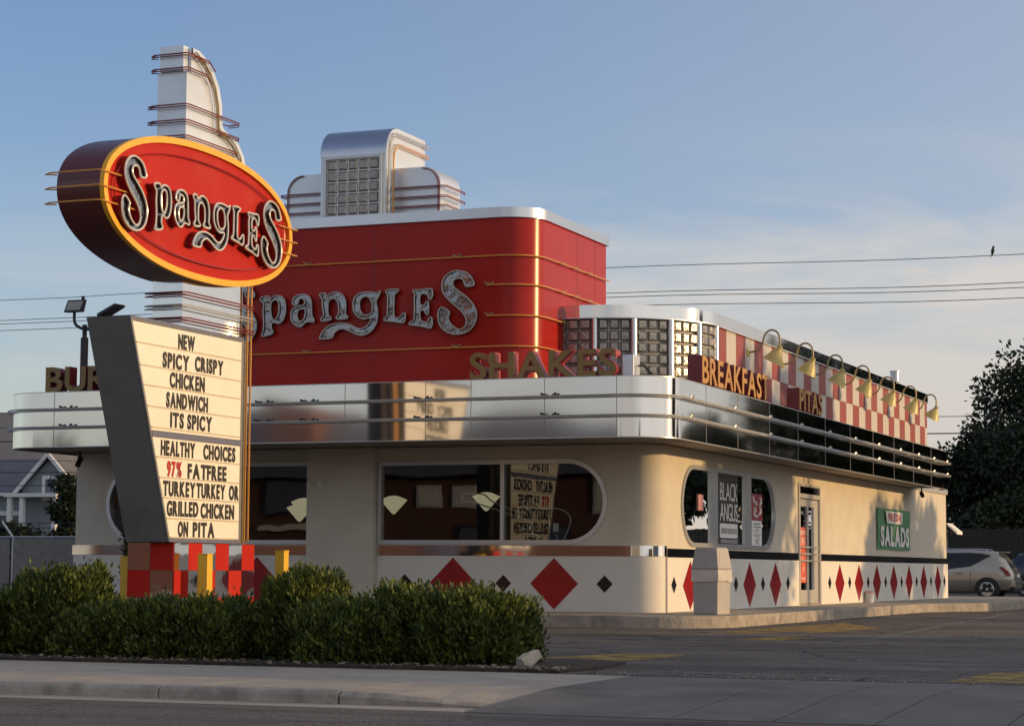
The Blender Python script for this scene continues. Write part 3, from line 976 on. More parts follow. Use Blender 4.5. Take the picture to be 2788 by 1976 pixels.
def shoulder(s):
    xi = cx1 if s > 0 else cx0
    xo = xi + s * 0.95
    p = [(xi + s * 0.003, 7.40), (xo, 7.40), (xo, 8.04)] + [(xo - s * (0.34 - 0.34 * cos(rad(a))), 8.04 + 0.34 * sin(rad(a))) for a in range(10, 91, 10)] + [(xi + s * 0.003, 8.38)]
    sh = MB().prism(p, 'y', 0.03, 0.97).build("crown_shoulder", WHITEMETAL, CR, smooth=25)
    for zz in (7.62, 7.80, 7.99):
        t = [(xi + s * 0.02, -0.03, zz), (xo + s * 0.03, -0.03, zz), (xo + s * 0.13, 0.02, zz), (xo + s * 0.13, 0.9, zz), (xo + s * 0.10, 0.98, zz)]
        MB().tube(t, 0.012, 6).tube([(a[0], a[1], a[2] - 0.03) for a in t], 0.009, 5).build("neon_tube", NEONRED, CR, smooth=40)
    rim = [(xo - s * (0.34 - 0.34 * cos(rad(a))) - s * 0.03, 0.0, 8.01 + 0.34 * sin(rad(a))) for a in range(0, 91, 10)]
    MB().tube([(xo - s * 0.03, 0.0, 7.44)] + rim, 0.013, 6).build("neon_tube", NEONRED, CR, smooth=40)


shoulder(1); shoulder(-1)
for xx, zz in ((cx1 + 0.05, 9.06), (cx1 + 0.05, 8.86)):
    r_ = 0.40 if zz > 9 else 0.28
    t = [(xx, -0.36 + (9.06 - zz), 7.45)] + [(xx, -0.36 + (9.06 - zz) + r_ - r_ * cos(rad(a)), zz - r_ + r_ * sin(rad(a))) for a in range(0, 91, 15)] + [(xx, 1.40, zz), (xx, 1.46, zz), (xx, 1.35, zz - 0.03)]
    MB().tube(t, 0.012, 6).tube([(a[0], a[1] + 0.035, a[2] - 0.045) for a in t], 0.011, 5).build("neon_tube", NEONGREY if zz > 9 else NEONYEL, CR, smooth=40)

# ================================================================== ROOF AND WALL FITTINGS
v = thing("vent_pipe", "galvanised vent pipe with flared cap standing behind the checkered parapet", "vent", (-1.2, 25.4, 3.14))
MB().lathe([(0.0, 3.14), (0.085, 3.14), (0.085, 6.3), (0, 6.3)], (-1.2, 25.4, 0), 16).build("pipe", BRUSHED, v, smooth=40)
MB().lathe([(0.0, 6.22), (0.10, 6.22), (0.13, 6.25), (0.13, 6.52), (0.15, 6.53), (0.15, 6.56), (0.0, 6.56)], (-1.2, 25.4, 0), 16).build("cap", ALU, v, smooth=40)


def gcam(name, label, loc, d):
    c = thing(name, label, "camera", loc)
    l = Vector(loc)
    MB().box(l.x - 0.04, l.y - 0.04, l.z - 0.02, l.x + 0.04, l.y + 0.04, l.z).box(l.x - 0.015, l.y - 0.015, l.z - 0.12, l.x + 0.015, l.y + 0.015, l.z - 0.02).build("bracket", DARKMETAL, c)
    dd = Vector(d).normalized()
    MB().lathe([(0, -0.12), (0.05, -0.12), (0.055, 0.12), (0.035, 0.13), (0, 0.13)], l + Vector((0, 0, -0.17)) + dd * 0.05, 12, dd).build("housing", DARK, c, smooth=40)


gcam("security_camera", "small black security camera under the canopy at the left wall corner", (-11.78, -0.85, 3.005), (0.2, -0.8, -0.6))
gcam("security_camera", "small black security camera under the canopy above the rear end of the side wall", (0.42, 21.0, 3.005), (0.3, -0.8, -0.35))
MB_ = MB().box(-6.62, -0.71, 2.30, -6.56, -0.66, 2.38)
tag(MB_.build("doorbell", PAPER, bevel=0.008), "tiny white chime box on the pier left of the guitar window", "chime box")
jb = thing("electrical_box", "white metal junction box on the canopy beside the last letter of SHAKES", "electrical box", (0.20, -2.55, ZT))
MB().box(0.10, -2.7, ZT + 0.02, 0.30, -2.35, ZT + 0.40).build("box", WHITEMETAL, jb, bevel=0.01)
MB().tube([(0.32, -2.5, ZT + 0.22), (0.42, -2.5, ZT + 0.22), (0.58, -2.52, ZT + 0.05), (0.62, -2.55, ZT + 0.02)], 0.02, 6).build("conduit", DARKMETAL, jb, smooth=40)

# ================================================================== LETTERING
GL = {}


def glyph(ch, bold=0.0):
    """mesh data of one character, 1 unit deep, from Blender's built-in font"""
    k = (ch, bold)
    if k not in GL:
        cu = bpy.data.curves.new("glyph", 'FONT')
        cu.body = ch
        cu.size = 1
        cu.offset = bold
        cu.extrude = 0.5
        cu.resolution_u = 4
        ob = bpy.data.objects.new("glyph", cu)
        me = bpy.data.meshes.new_from_object(ob)
        vs_ = [tuple(v.co) for v in me.vertices]
        fs_ = [tuple(p.vertices) for p in me.polygons]
        bpy.data.objects.remove(ob); bpy.data.curves.remove(cu); bpy.data.meshes.remove(me)
        xs = [v[0] for v in vs_]; ys = [v[1] for v in vs_]
        GL[k] = (vs_, fs_, min(xs), max(xs), min(ys), max(ys))
    return GL[k]


def word(txt, o, rt, w, h, d, n, m, parent, bold=0.02, gap=0.10, name="letter", join=False, zc=False, mside=None):
    """letters of a word: o = lower left corner, rt = reading direction, w x h = size, d = depth along normal n"""
    o, rt, n = Vector(o), Vector(rt), Vector(n)
    gl = [glyph(c, bold) for c in txt if c != ' ']
    base = glyph('E', bold)
    cap = base[5] - base[4]; b0 = base[4]
    tot = sum(g[3] - g[2] for g in gl) + gap * cap * (len(gl) - 1) + sum(0.45 * cap for c in txt if c == ' ')
    sx, sy = w / tot, h / cap
    u = 0.0
    out = []
    mb = MB()
    i = 0
    for c in txt:
        if c == ' ':
            u += 0.45 * cap
            continue
        g = gl[i]; i += 1
        vv = [tuple(o + rt * ((p[0] - g[2] + u) * sx) + Vector((0, 0, (p[1] - b0) * sy)) + n * ((p[2] + 0.5) * d)) for p in g[0]]
        u += g[3] - g[2] + gap * cap
        if join:
            mb.add(vv, g[1])
        else:
            x = MB().add(vv, g[1])
            out.append((x, vv))
            if parent is not None:
                x.build(name, m, parent, weld=True)
    if join:
        return mb.build(name, m, parent)
    return out


PX, NY = (0, 1, 0), (0, -1, 0)       # reading direction on the +X faces; normal of the front


def channel_sign(txt, label, o, rt, n, w, h, depth, mf, ms, bold=0.035):
    """a row of box letters, each with a coloured face"""
    s = thing("letter_sign", label, "sign", o)
    n_ = Vector(n)
    gl = word(txt, o, rt, w, h, depth, n, ms, None, bold)
    for mb, vv in gl:
        L = mb.build("letter", ms, s)
    fc = word(txt, Vector(o) + n_ * depth + Vector(rt) * 0.012 + Vector((0, 0, 0.01)), rt, w - 0.024, h - 0.02, 0.012, n, mf, None, bold - 0.018)
    kids = [c for c in s.children]
    for (mb, vv), L in zip(fc, kids):
        mb.build("letter_face", mf, L)
    return s


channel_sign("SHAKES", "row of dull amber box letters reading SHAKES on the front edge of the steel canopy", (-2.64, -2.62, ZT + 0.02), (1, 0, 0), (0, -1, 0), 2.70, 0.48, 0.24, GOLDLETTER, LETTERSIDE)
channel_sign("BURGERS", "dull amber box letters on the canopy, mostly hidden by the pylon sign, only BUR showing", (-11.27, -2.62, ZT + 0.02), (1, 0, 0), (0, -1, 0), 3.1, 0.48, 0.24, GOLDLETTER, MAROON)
bs = channel_sign("BREAKFAST", "golden box letters reading BREAKFAST on the side canopy under the checkerboard", (0.66, -0.80, ZT + 0.05), PX, (1, 0, 0), 4.45, 0.50, 0.26, AMBERFACE, MAROON)
ps = channel_sign("PITAS", "golden box letters reading PITAS on the side canopy, the shorter of its two words", (0.66, 6.02, ZT + 0.05), PX, (1, 0, 0), 1.95, 0.46, 0.26, AMBERFACE, MAROON)
for s_, y0, y1 in ((bs, -0.86, 3.70), (ps, 5.98, 8.0)):
    b_ = MB().box(0.60, y0, ZT + 0.04, 0.66, y1, ZT + 0.14)
    k = y0 + 0.2
    while k < y1:
        b_.box(0.70, k, ZT, 0.86, k + 0.10, ZT + 0.05, mi=1)
        k += 0.5
    b_.build("letter_backing", [MAROON, WHITEMETAL], s_)

# script lettering traced as outlines (x, z) on the tower front
LOGO = {'p':[[(-7.96,5.919),(-7.788,5.94),(-7.763,5.882),(-7.69,5.93),(-7.568,5.94),(-7.47,5.888),(-7.426,5.755),(-7.43,5.581),(-7.487,5.452),(-7.571,5.408),(-7.681,5.438),(-7.717,5.4),(-7.723,5.319),(-7.683,5.242),(-7.75,5.196),(-7.934,5.18),(-7.899,5.271),(-7.89,5.445),(-7.906,5.665),(-7.896,5.796),(-7.954,5.864)],[(-7.737,5.811),(-7.652,5.865),(-7.578,5.827),(-7.559,5.695),(-7.581,5.565),(-7.646,5.484),(-7.712,5.515),(-7.744,5.659)]],'a':[[(-7.273,5.782),(-7.251,5.879),(-7.167,5.936),(-7.034,5.946),(-6.924,5.898),(-6.875,5.798),(-6.865,5.624),(-6.853,5.515),(-6.809,5.449),(-6.832,5.406),(-6.929,5.421),(-6.996,5.402),(-7.072,5.339),(-7.169,5.343),(-7.267,5.422),(-7.306,5.533),(-7.283,5.651),(-7.2,5.713),(-7.055,5.74),(-7.014,5.771),(-7.027,5.844),(-7.093,5.872),(-7.148,5.835),(-7.164,5.771),(-7.224,5.751)],[(-7.177,5.55),(-7.15,5.64),(-7.054,5.671),(-7.0,5.647),(-7.003,5.521),(-7.057,5.447),(-7.134,5.439)]],'n':[[(-6.701,5.932),(-6.577,5.949),(-6.547,5.889),(-6.433,5.949),(-6.313,5.953),(-6.205,5.89),(-6.149,5.769),(-6.146,5.596),(-6.153,5.543),(-6.104,5.487),(-6.128,5.445),(-6.33,5.452),(-6.319,5.506),(-6.289,5.559),(-6.298,5.732),(-6.347,5.816),(-6.431,5.841),(-6.509,5.779),(-6.519,5.611),(-6.505,5.524),(-6.455,5.479),(-6.461,5.436),(-6.64,5.421),(-6.653,5.475),(-6.606,5.528),(-6.632,5.68),(-6.642,5.832)]],'g':[[(-5.426,5.943),(-5.496,5.91),(-5.649,5.931),(-5.814,5.927),(-5.932,5.868),(-5.989,5.741),(-5.975,5.59),(-5.891,5.479),(-5.76,5.427),(-5.643,5.444),(-5.619,5.4),(-5.688,5.3),(-5.805,5.244),(-5.924,5.27),(-6.067,5.335),(-6.257,5.364),(-6.448,5.338),(-6.59,5.257),(-6.684,5.109),(-6.647,5.084),(-6.432,5.09),(-6.374,5.191),(-6.232,5.261),(-6.065,5.217),(-5.875,5.131),(-5.709,5.136),(-5.569,5.231),(-5.489,5.378),(-5.48,5.592),(-5.512,5.743),(-5.448,5.865)],[(-5.836,5.795),(-5.742,5.855),(-5.643,5.819),(-5.592,5.703),(-5.59,5.575),(-5.648,5.508),(-5.75,5.499),(-5.828,5.567),(-5.858,5.693)]],'L':[[(-5.308,5.949),(-5.051,5.959),(-5.074,5.907),(-5.132,5.852),(-5.141,5.685),(-5.139,5.472),(-5.08,5.416),(-5.01,5.435),(-4.953,5.497),(-4.906,5.484),(-4.928,5.332),(-5.126,5.354),(-5.325,5.383),(-5.337,5.415),(-5.279,5.466),(-5.27,5.69),(-5.272,5.857)]],'E':[[(-4.76,5.926),(-4.575,5.928),(-4.367,5.93),(-4.365,5.76),(-4.423,5.763),(-4.458,5.838),(-4.574,5.854),(-4.608,5.77),(-4.607,5.664),(-4.526,5.629),(-4.48,5.691),(-4.434,5.689),(-4.432,5.477),(-4.478,5.478),(-4.525,5.544),(-4.594,5.536),(-4.604,5.43),(-4.569,5.344),(-4.453,5.318),(-4.408,5.401),(-4.357,5.378),(-4.372,5.209),(-4.568,5.248),(-4.811,5.289),(-4.8,5.331),(-4.731,5.36),(-4.714,5.541),(-4.723,5.754),(-4.713,5.86)]],'S':[[(-3.511,6.009),(-3.614,6.172),(-3.774,6.247),(-3.934,6.25),(-4.071,6.182),(-4.15,6.069),(-4.155,5.921),(-4.09,5.791),(-3.952,5.659),(-3.791,5.526),(-3.699,5.417),(-3.664,5.331),(-3.675,5.237),(-3.742,5.17),(-3.833,5.165),(-3.959,5.247),(-4.029,5.366),(-4.007,5.46),(-4.007,5.492),(-4.088,5.558),(-4.168,5.583),(-4.225,5.521),(-4.235,5.395),(-4.2,5.267),(-4.107,5.158),(-3.969,5.09),(-3.81,5.073),(-3.628,5.12),(-3.505,5.241),(-3.461,5.408),(-3.496,5.556),(-3.61,5.708),(-3.771,5.841),(-3.897,5.931),(-3.943,6.014),(-3.91,6.09),(-3.807,6.113),(-3.727,6.072),(-3.685,5.96),(-3.544,5.962)]]}


def script_letter(parent, loops, P, depth, rim, mface, medge, mrim, name="letter"):
    """channel letter: dark return, bright face set in, neon tube along the outline. P(u, v, d) -> world"""
    sl_ = [spline(l, 3) for l in loops]
    flat_ = [p for l in sl_ for p in l]
    tr = geometry.tessellate_polygon([[Vector((u, v, 0)) for u, v in l] for l in sl_])
    o = MB()
    n = len(flat_)
    o.add([P(u, v, 0) for u, v in flat_] + [P(u, v, depth) for u, v in flat_], [])
    k = 0
    for l in sl_:
        m = len(l)
        for i in range(m):
            j = (i + 1) % m
            o.f.append((k + i, k + j, n + k + j, n + k + i)); o.m.append(0)
        k += m
    L = o.build(name, medge, parent, smooth=35)
    f = MB().add([P(u, v, depth * 0.75) for u, v in flat_], tr)
    f.build("letter_face", mface, L)
    t = MB()
    for l in sl_:
        t.tube([P(u, v, depth) for u, v in l], rim, 5, closed=True)
    t.build("neon_outline", mrim, L, smooth=60)


FACECH = mat("letter_steel", (0.27, 0.27, 0.28), 0.15, 1.0, var=0.10, vscale=4, bump=0.5, bscale=3.5, bdist=0.10)
EDGEDK = mat("letter_return", (0.035, 0.014, 0.016), 0.35)
ts = thing("script_sign", "large steel script letters with neon outlines across the dark red tower front", "sign", (-6.2, -0.5, 5.7))
Pt = lambda u, v, d: (u, -0.505 - d, v)
for ch in "pangLES":
    script_letter(ts, LOGO[ch], Pt, 0.10, 0.014, FACECH, EDGEDK, NEONGREY)
firstS = [[(p[0] - 4.585, p[1] - 0.03) for p in LOGO['S'][0]]]
script_letter(ts, firstS, Pt, 0.10, 0.014, FACECH, EDGEDK, NEONGREY)

# ================================================================== PYLON SIGN
SX = -5.18                        # plane of the lit faces
SG = thing("pylon_sign", "tall roadside pylon with red oval script sign, steel fin and tapering letter board", "sign", (-5.56, -7.6, -0.2))
X0, X1 = -5.94, SX                # board thickness
PXa, PXb = -5.83, -5.31           # fin thickness
fin = [(-8.03, 4.3), (-8.03, 8.53), (-7.90, 8.53), (-7.90, 8.92), (-7.70, 8.92), (-7.45, 8.83), (-7.22, 8.67), (-7.05, 8.47), (-6.95, 8.2), (-6.92, 7.85), (-6.85, 7.80), (-6.62, 7.76), (-6.4, 7.68), (-6.2, 7.5), (-6.10, 7.25), (-6.10, 6.9), (-6.80, 6.8), (-6.80, 4.3)]
FIN = MB().prism(fin, 'x', PXa, PXb).box(PXa + 0.05, -8.06, 8.535, PXb - 0.05, -7.905, 8.94).build("fin", WHITEMETAL, SG, smooth=25)
rimp = fin[3:17]
MB().add([(xx, p[0], p[1]) for xx in (PXb - 0.02, PXb + 0.03) for p in rimp] + [(xx, p[0] - 0.10 if i > 2 else p[0], p[1] - 0.10) for xx in (PXb - 0.02, PXb + 0.03) for i, p in enumerate(rimp)],
         [q for i in range(13) for q in ((14 + i, 14 + i + 1, 42 + i + 1, 42 + i), (i, i + 1, 14 + i + 1, 14 + i), (28 + i, 42 + i, 42 + i + 1, 28 + i + 1))]).build("fin_rim", WHITEMETAL, FIN, smooth=40)
rimt = [(PXb + 0.06, p[0] - 0.16, p[1] - 0.06) for p in rimp[1:]]
MB().tube(rimt, 0.013, 6).tube([(a[0], a[1] - 0.07, a[2] - 0.03) for a in rimt], 0.011, 5).build("neon_tube", LAMPARM, FIN, smooth=40)
for zz, yb in ((8.80, -7.25), (8.57, -7.35), (7.99, -6.35), (7.74, -6.35), (7.49, -6.4)):
    e = 0.0 if zz > 8.5 else 0.05
    t = [(PXa - 0.02, -8.0, zz), (PXa - 0.11 - e, -8.05, zz), (PXa - 0.02, -8.12, zz), (PXb + 0.04, -8.12, zz), (PXb + 0.07, -8.05, zz)]
    if zz < 8.5:
        t += [(PXb + 0.07, yb - 0.1, zz), (PXb + 0.0, yb, zz), (PXb - 0.2, yb + 0.02, zz), (PXb - 0.3, -6.9, zz)]
    else:
        t += [(PXb + 0.07, yb - 0.2, zz), (PXb + 0.07, yb, zz - 0.12)]
    MB().tube(t, 0.012, 6).tube([(a[0], a[1], a[2] - 0.035) for a in t[:-1]], 0.009, 5).build("neon_tube", NEONRED, FIN, smooth=40)
# steel neck between oval and board
neck = MB().box(PXa - 0.006, -8.036, 4.3, PXb + 0.006, -6.12, 5.6)
neck.build("neck_cladding", CHROMEFINE, FIN)
for zz, m_ in ((5.02, NEONRED), (4.82, NEONGREY), (4.62, NEONRED)):
    t = [(PXa - 0.02, -8.0, zz), (PXa - 0.14, -8.05, zz), (PXa - 0.02, -8.12, zz), (PXb + 0.05, -8.12, zz), (PXb + 0.10, -8.0, zz), (PXb + 0.10, -5.95, zz), (PXb + 0.02, -5.75, zz), (PXb - 0.15, -5.72, zz)]
    MB().tube(t, 0.013, 6).tube([(a[0], a[1], a[2] - 0.05) for a in t], 0.010, 5).build("neon_tube", m_, FIN, smooth=40)
# orange neon pair down the building side
for yy in (-6.05, -5.93):
    MB().tube([(SX - 0.1, yy, 1.16), (SX - 0.06, yy, 1.2), (SX - 0.06, yy, 5.6)], 0.017, 6).build("neon_tube", NEONYEL, SG, smooth=40)
MB().box(SX - 0.35, -6.20, 1.15, SX - 0.10, -5.98, 4.45).build("rear_post", mat("steel_channel", (0.26, 0.23, 0.19), 0.4, 0.6), SG)

# oval
EC = (-7.68, 6.30); EA, EB = 2.93, 1.07


def oval(k=1.0, n=72, dx=0.0, e=2.2):
    out = []
    for i in range(n):
        a = 2 * pi * i / n
        c, s_ = cos(a), sin(a)
        out.append((EC[0] + (EA + dx) * math.copysign(abs(c) ** (2 / e), c), EC[1] + (EB + dx) * math.copysign(abs(s_) ** (2 / e), s_)))
    return out


OV = MB().prism(oval(), 'x', X0, SX - 0.004).build("oval_can", SIGNCAN, SG, smooth=35)
MB().prism(oval(dx=-0.06), 'x', SX - 0.02, SX + 0.004).build("oval_face", SIGNRED, OV, smooth=35)
rg = MB().prism([oval(dx=0.012), oval(dx=-0.09)], 'x', SX - 0.02, SX + 0.055).build("oval_rim", YELLOW, OV, smooth=35)
MB().tube([(SX + 0.05, p[0], p[1]) for p in oval(dx=-0.27)], 0.012, 5, closed=True).build("neon_tube", mat("red_neon_tube", (0.30, 0.02, 0.02), 0.25), OV, smooth=60)
for zz in (6.48, 6.26, 6.04):
    for yf, yt, ye in ((-10.75, -9.62, -10.62), (-4.58, -5.25, -4.72)):
        t = [(SX + 0.06, yt, zz), (SX + 0.09, yf + (0.05 if yf < -8 else -0.05), zz), (SX + 0.02, yf, zz), (X0 - 0.02, yf, zz), (X0 - 0.17, yf + (0.10 if yf < -8 else -0.1), zz), (X0 - 0.02, ye + (0.05 if yf < -8 else -0.05), zz)]
        MB().tube(t, 0.012, 6).build("neon_tube", NEONYEL, OV, smooth=40)
# script on the oval: same letters scaled into place
Ls = lambda u, v, d: (SX + 0.006 + d, -9.50 + (u + 8.12) * 0.905 - 0.0, 6.26 + (v - 5.66) * 0.93)
for ch in "pangLES":
    script_letter(OV, LOGO[ch], Ls, 0.13, 0.017, FACECH, mat("maroon_return", (0.16, 0.012, 0.012), 0.3) if ch == 'p' else bpy.data.materials["maroon_return"], NEONWHITE)
S0 = [[(p[0] - 4.72, p[1] + 0.0) for p in LOGO['S'][0]]]
script_letter(OV, S0, Ls, 0.13, 0.017, FACECH, bpy.data.materials["maroon_return"], NEONWHITE)

# letter board
BD = [(-9.74, 4.47), (-8.50, 1.14), (-6.28, 1.14), (-6.28, 4.47)]
BO = MB().prism(BD, 'x', X0, SX - 0.03).build("reader_board", DARKSIDE, SG)
ee = lambda z: -9.74 + (4.47 - z) * (1.24 / 3.33)
MB().prism([[(ee(4.40) + 0.05, 4.40), (ee(2.81) + 0.05, 2.81), (-6.33, 2.81), (-6.33, 4.40)]], 'x', SX - 0.035, SX - 0.006).prism([[(ee(2.71) + 0.05, 2.71), (ee(1.19) + 0.05, 1.19), (-6.33, 1.19), (-6.33, 2.71)]], 'x', SX - 0.035, SX - 0.006).build("board_face", BOARDGLOW, BO)
fr = MB()
fr.prism([BD, [(ee(4.41) + 0.045, 4.41), (ee(1.20) + 0.045, 1.20), (-6.325, 1.20), (-6.325, 4.41)]], 'x', SX - 0.04, SX + 0.0)
fr.build("board_frame", mat("board_frame_paint", (0.22, 0.22, 0.22), 0.4, 0.3), BO)
for q in ((ee(2.76) + 0.04, 2.715, -6.32, 2.80), (-8.5, 1.14, -6.3, 1.20), (-9.74, 4.43, -6.29, 4.475)):
    MB().box(SX - 0.03, q[0], q[1], SX + 0.008, q[2], q[3]).build("board_divider", BLUETRIM, BO)
rl = MB()
for zz in (4.10, 3.77, 3.48, 3.17, 2.86, 2.42, 2.115, 1.81, 1.50, 1.215):
    rl.box(SX - 0.006, ee(zz) + 0.06, zz - 0.014, SX + 0.002, -6.34, zz + 0.008)
rl.build("letter_rail", CREAMTRIM, BO)
for t, a, b, z in [('NEW', -8.34, -7.84, 4.22), ('SPICY', -8.79, -8.0, 3.9), ('CRISPY', -7.82, -6.93, 3.92), ('CHICKEN', -8.57, -7.51, 3.61), ('SANDWICH', -8.66, -7.4, 3.3), ('ITS', -8.53, -8.13, 3.0), ('SPICY', -8.02, -7.26, 3.0), ('HEALTHY', -8.79, -7.77, 2.56), ('CHOICES', -7.51, -6.49, 2.56), ('97%', -8.6, -8.17, 2.25), ('FAT', -7.98, -7.4, 2.24), ('FREE', -7.38, -6.77, 2.24), ('TURKEY', -8.70, -7.74, 1.95), ('TURKEY', -7.70, -6.8, 1.95), ('OR', -6.67, -6.36, 1.95), ('GRILLED', -8.58, -7.64, 1.65), ('CHICKEN', -7.56, -6.5, 1.64), ('ON', -8.24, -7.94, 1.34), ('PITA', -7.79, -7.12, 1.34)]:
    word(t, (SX - 0.004, a, z - 0.118), PX, b - a, 0.236, 0.008, (1, 0, 0), LETTERRED if t == '97%' else LETTERBLACK, BO, bold=0.042, gap=0.16)
# checkered base, red tile and mirror tile
BA = MB().box(X0 - 0.04, -8.37, -0.25, SX + 0.01, -5.84, 1.135).build("sign_base", DARKMETAL, SG)
cb = MB()
tw = 0.4217
for i in range(6):
    for j in range(4):
        z1 = 1.13 - j * 0.42
        cb.box(SX + 0.01, -8.37 + i * tw + 0.003, max(z1 - 0.417, -0.2), SX + 0.022, -8.37 + (i + 1) * tw - 0.003, z1, mi=0 if (i + j) % 2 == 1 else 1)
for i in range(2):
    for j in range(4):
        z1 = 1.13 - j * 0.42
        x0 = X0 - 0.04 + i * 0.405
        cb.box(x0 + 0.003, -8.382, max(z1 - 0.417, -0.2), x0 + 0.402, -8.37, z1, mi=0 if (i + j) % 2 == 1 else 1)
MIRROR = mat("mirror_tile", (0.72, 0.72, 0.72), 0.04, 1.0, var=0.03, bump=0.05, bscale=1.5, bdist=0.08)
cb.build("checkered_cladding", [SIGNRED, MIRROR], BA)

# ================================================================== SMALL THINGS ON THE LOT
for x, y, lab, zt in ((-6.52, -7.5, "square yellow post at the street corner of the pylon sign base, leftmost", 0.93), (-4.86, -7.95, "square yellow post standing in front of the red and mirror tiles of the sign base", 0.97), (-5.12, -4.95, "square yellow post right of the sign base, in front of the diner wall", 1.05)):
    b = thing("bollard", lab, "bollard", (x, y, -0.2), group="yellow posts guarding the pylon sign")
    s = 0.085
    MB().box(x - s, y - s, -0.3, x + s, y + s, zt - 0.02).build("post", YELLOWPOST, b, bevel=0.008)
    MB().box(x - s - 0.006, y - s - 0.006, zt - 0.02, x + s + 0.006, y + s + 0.006, zt).build("cap", YELLOWPOST, b, bevel=0.006)

# litter bin
tx, ty = 1.15, -1.0
T = thing("trash_can", "square grey plastic trash can with hooded top standing at the walkway corner", "trash can", (tx, ty, 0))


def sq(o, cs):
    vv = []
    for z, h, dx in cs:
        vv += [(tx - h + dx, ty - h, z), (tx + h + dx, ty - h, z), (tx + h + dx, ty + h, z), (tx - h + dx, ty + h, z)]
    n = len(cs)
    fs = [(0, 3, 2, 1)] + [(4 * i + k, 4 * i + (k + 1) % 4, 4 * i + 4 + (k + 1) % 4, 4 * i + 4 + k) for i in range(n - 1) for k in range(4)] + [(4 * n - 4, 4 * n - 3, 4 * n - 2, 4 * n - 1)]
    return o.add(vv, fs)


sq(MB(), [(0.0, 0.225, 0), (0.02, 0.232, 0), (0.76, 0.245, 0)]).build("body", BIN, T, bevel=0.012)
hd = sq(MB(), [(0.76, 0.25, 0), (0.80, 0.262, 0), (0.83, 0.255, 0), (1.12, 0.212, 0.0), (1.15, 0.198, 0)]).build("hood", BIN, T, bevel=0.012)
MB().add([(tx + 0.252, ty - 0.17, 0.87), (tx + 0.252, ty + 0.17, 0.87), (tx + 0.225, ty + 0.15, 1.06), (tx + 0.225, ty - 0.15, 1.06), (tx + 0.235, ty - 0.17, 0.87), (tx + 0.235, ty + 0.17, 0.87), (tx + 0.205, ty + 0.15, 1.06), (tx + 0.205, ty - 0.15, 1.06)], [(0, 1, 2, 3), (4, 7, 6, 5), (0, 4, 5, 1), (1, 5, 6, 2), (2, 6, 7, 3), (3, 7, 4, 0)]).build("flap", BIN, hd)
bl = MB()
rng = random.Random(5)
ringp = []
for lev, zz in enumerate((0.765, 0.73, 0.68, 0.62, 0.57)):
    row = []
    for k in range(32):
        a = 2 * pi * k / 32 + pi / 4
        c, s = cos(a), sin(a)
        q = 0.252 / max(abs(c), abs(s))
        q *= 1 + rng.uniform(0.0, 0.05) + 0.01
        row.append((tx + c * q, ty + s * q, zz + rng.uniform(-0.02, 0.02) * (lev > 0)))
    ringp.append(row)
bl.add([p for r in ringp for p in r], [(i * 32 + k, i * 32 + (k + 1) % 32, (i + 1) * 32 + (k + 1) % 32, (i + 1) * 32 + k) for i in range(4) for k in range(32)])
bl.build("bin_liner", PLASTIC, T, smooth=60)
T.rotation_euler = (0, 0, rad(-11))
cup = thing("paper_cup", "pale paper cup left against the lower wall right of the door", "cup", (0.16, 15.75, 0))
MB().lathe([(0, 0), (0.09, 0), (0.12, 0.24), (0, 0.24)], (0.16, 15.75, 0), 14).build("cup", PAPER, cup, smooth=40)
MB().lathe([(0.126, 0.235), (0.126, 0.255), (0.08, 0.28), (0, 0.28)], (0.16, 15.75, 0), 14).build("lid", PINK, cup, smooth=40)

# broken piece of wheel stop beside the hedge
st = MB()
rng = random.Random(2)
pr = [(-0.12, 0), (0.12, 0), (0.10, 0.13), (0.06, 0.19), (-0.06, 0.19), (-0.10, 0.12)]
n_ = 5
vv = []
for i in range(n_ + 1):
    t = i / n_
    for u, v_ in pr:
        vv.append((u * (1 - 0.25 * t * t) + rng.uniform(-.012, .012), t * 0.55, v_ * (1 - 0.3 * t * t) + rng.uniform(-.01, .01)))
fs = [tuple(reversed(range(6))), tuple(n_ * 6 + k for k in range(6))] + [(i * 6 + k, i * 6 + (k + 1) % 6, (i + 1) * 6 + (k + 1) % 6, (i + 1) * 6 + k) for i in range(n_) for k in range(6)]
vv = [(p[0] * 0.5, p[1] * 0.5, p[2] * 0.62) for p in vv]
so = st.add(vv, fs).build("concrete_block", mat("pale_concrete", (0.38, 0.33, 0.27), 0.9, var=0.15, vscale=8, bump=0.6, bscale=40), None, smooth=30)
so.location = (4.42, -18.15, -0.19); so.rotation_euler = (rad(24), 0, rad(-18))
tag(so, "broken chunk of pale concrete wheel stop leaning by the right end of the hedge", "concrete block")

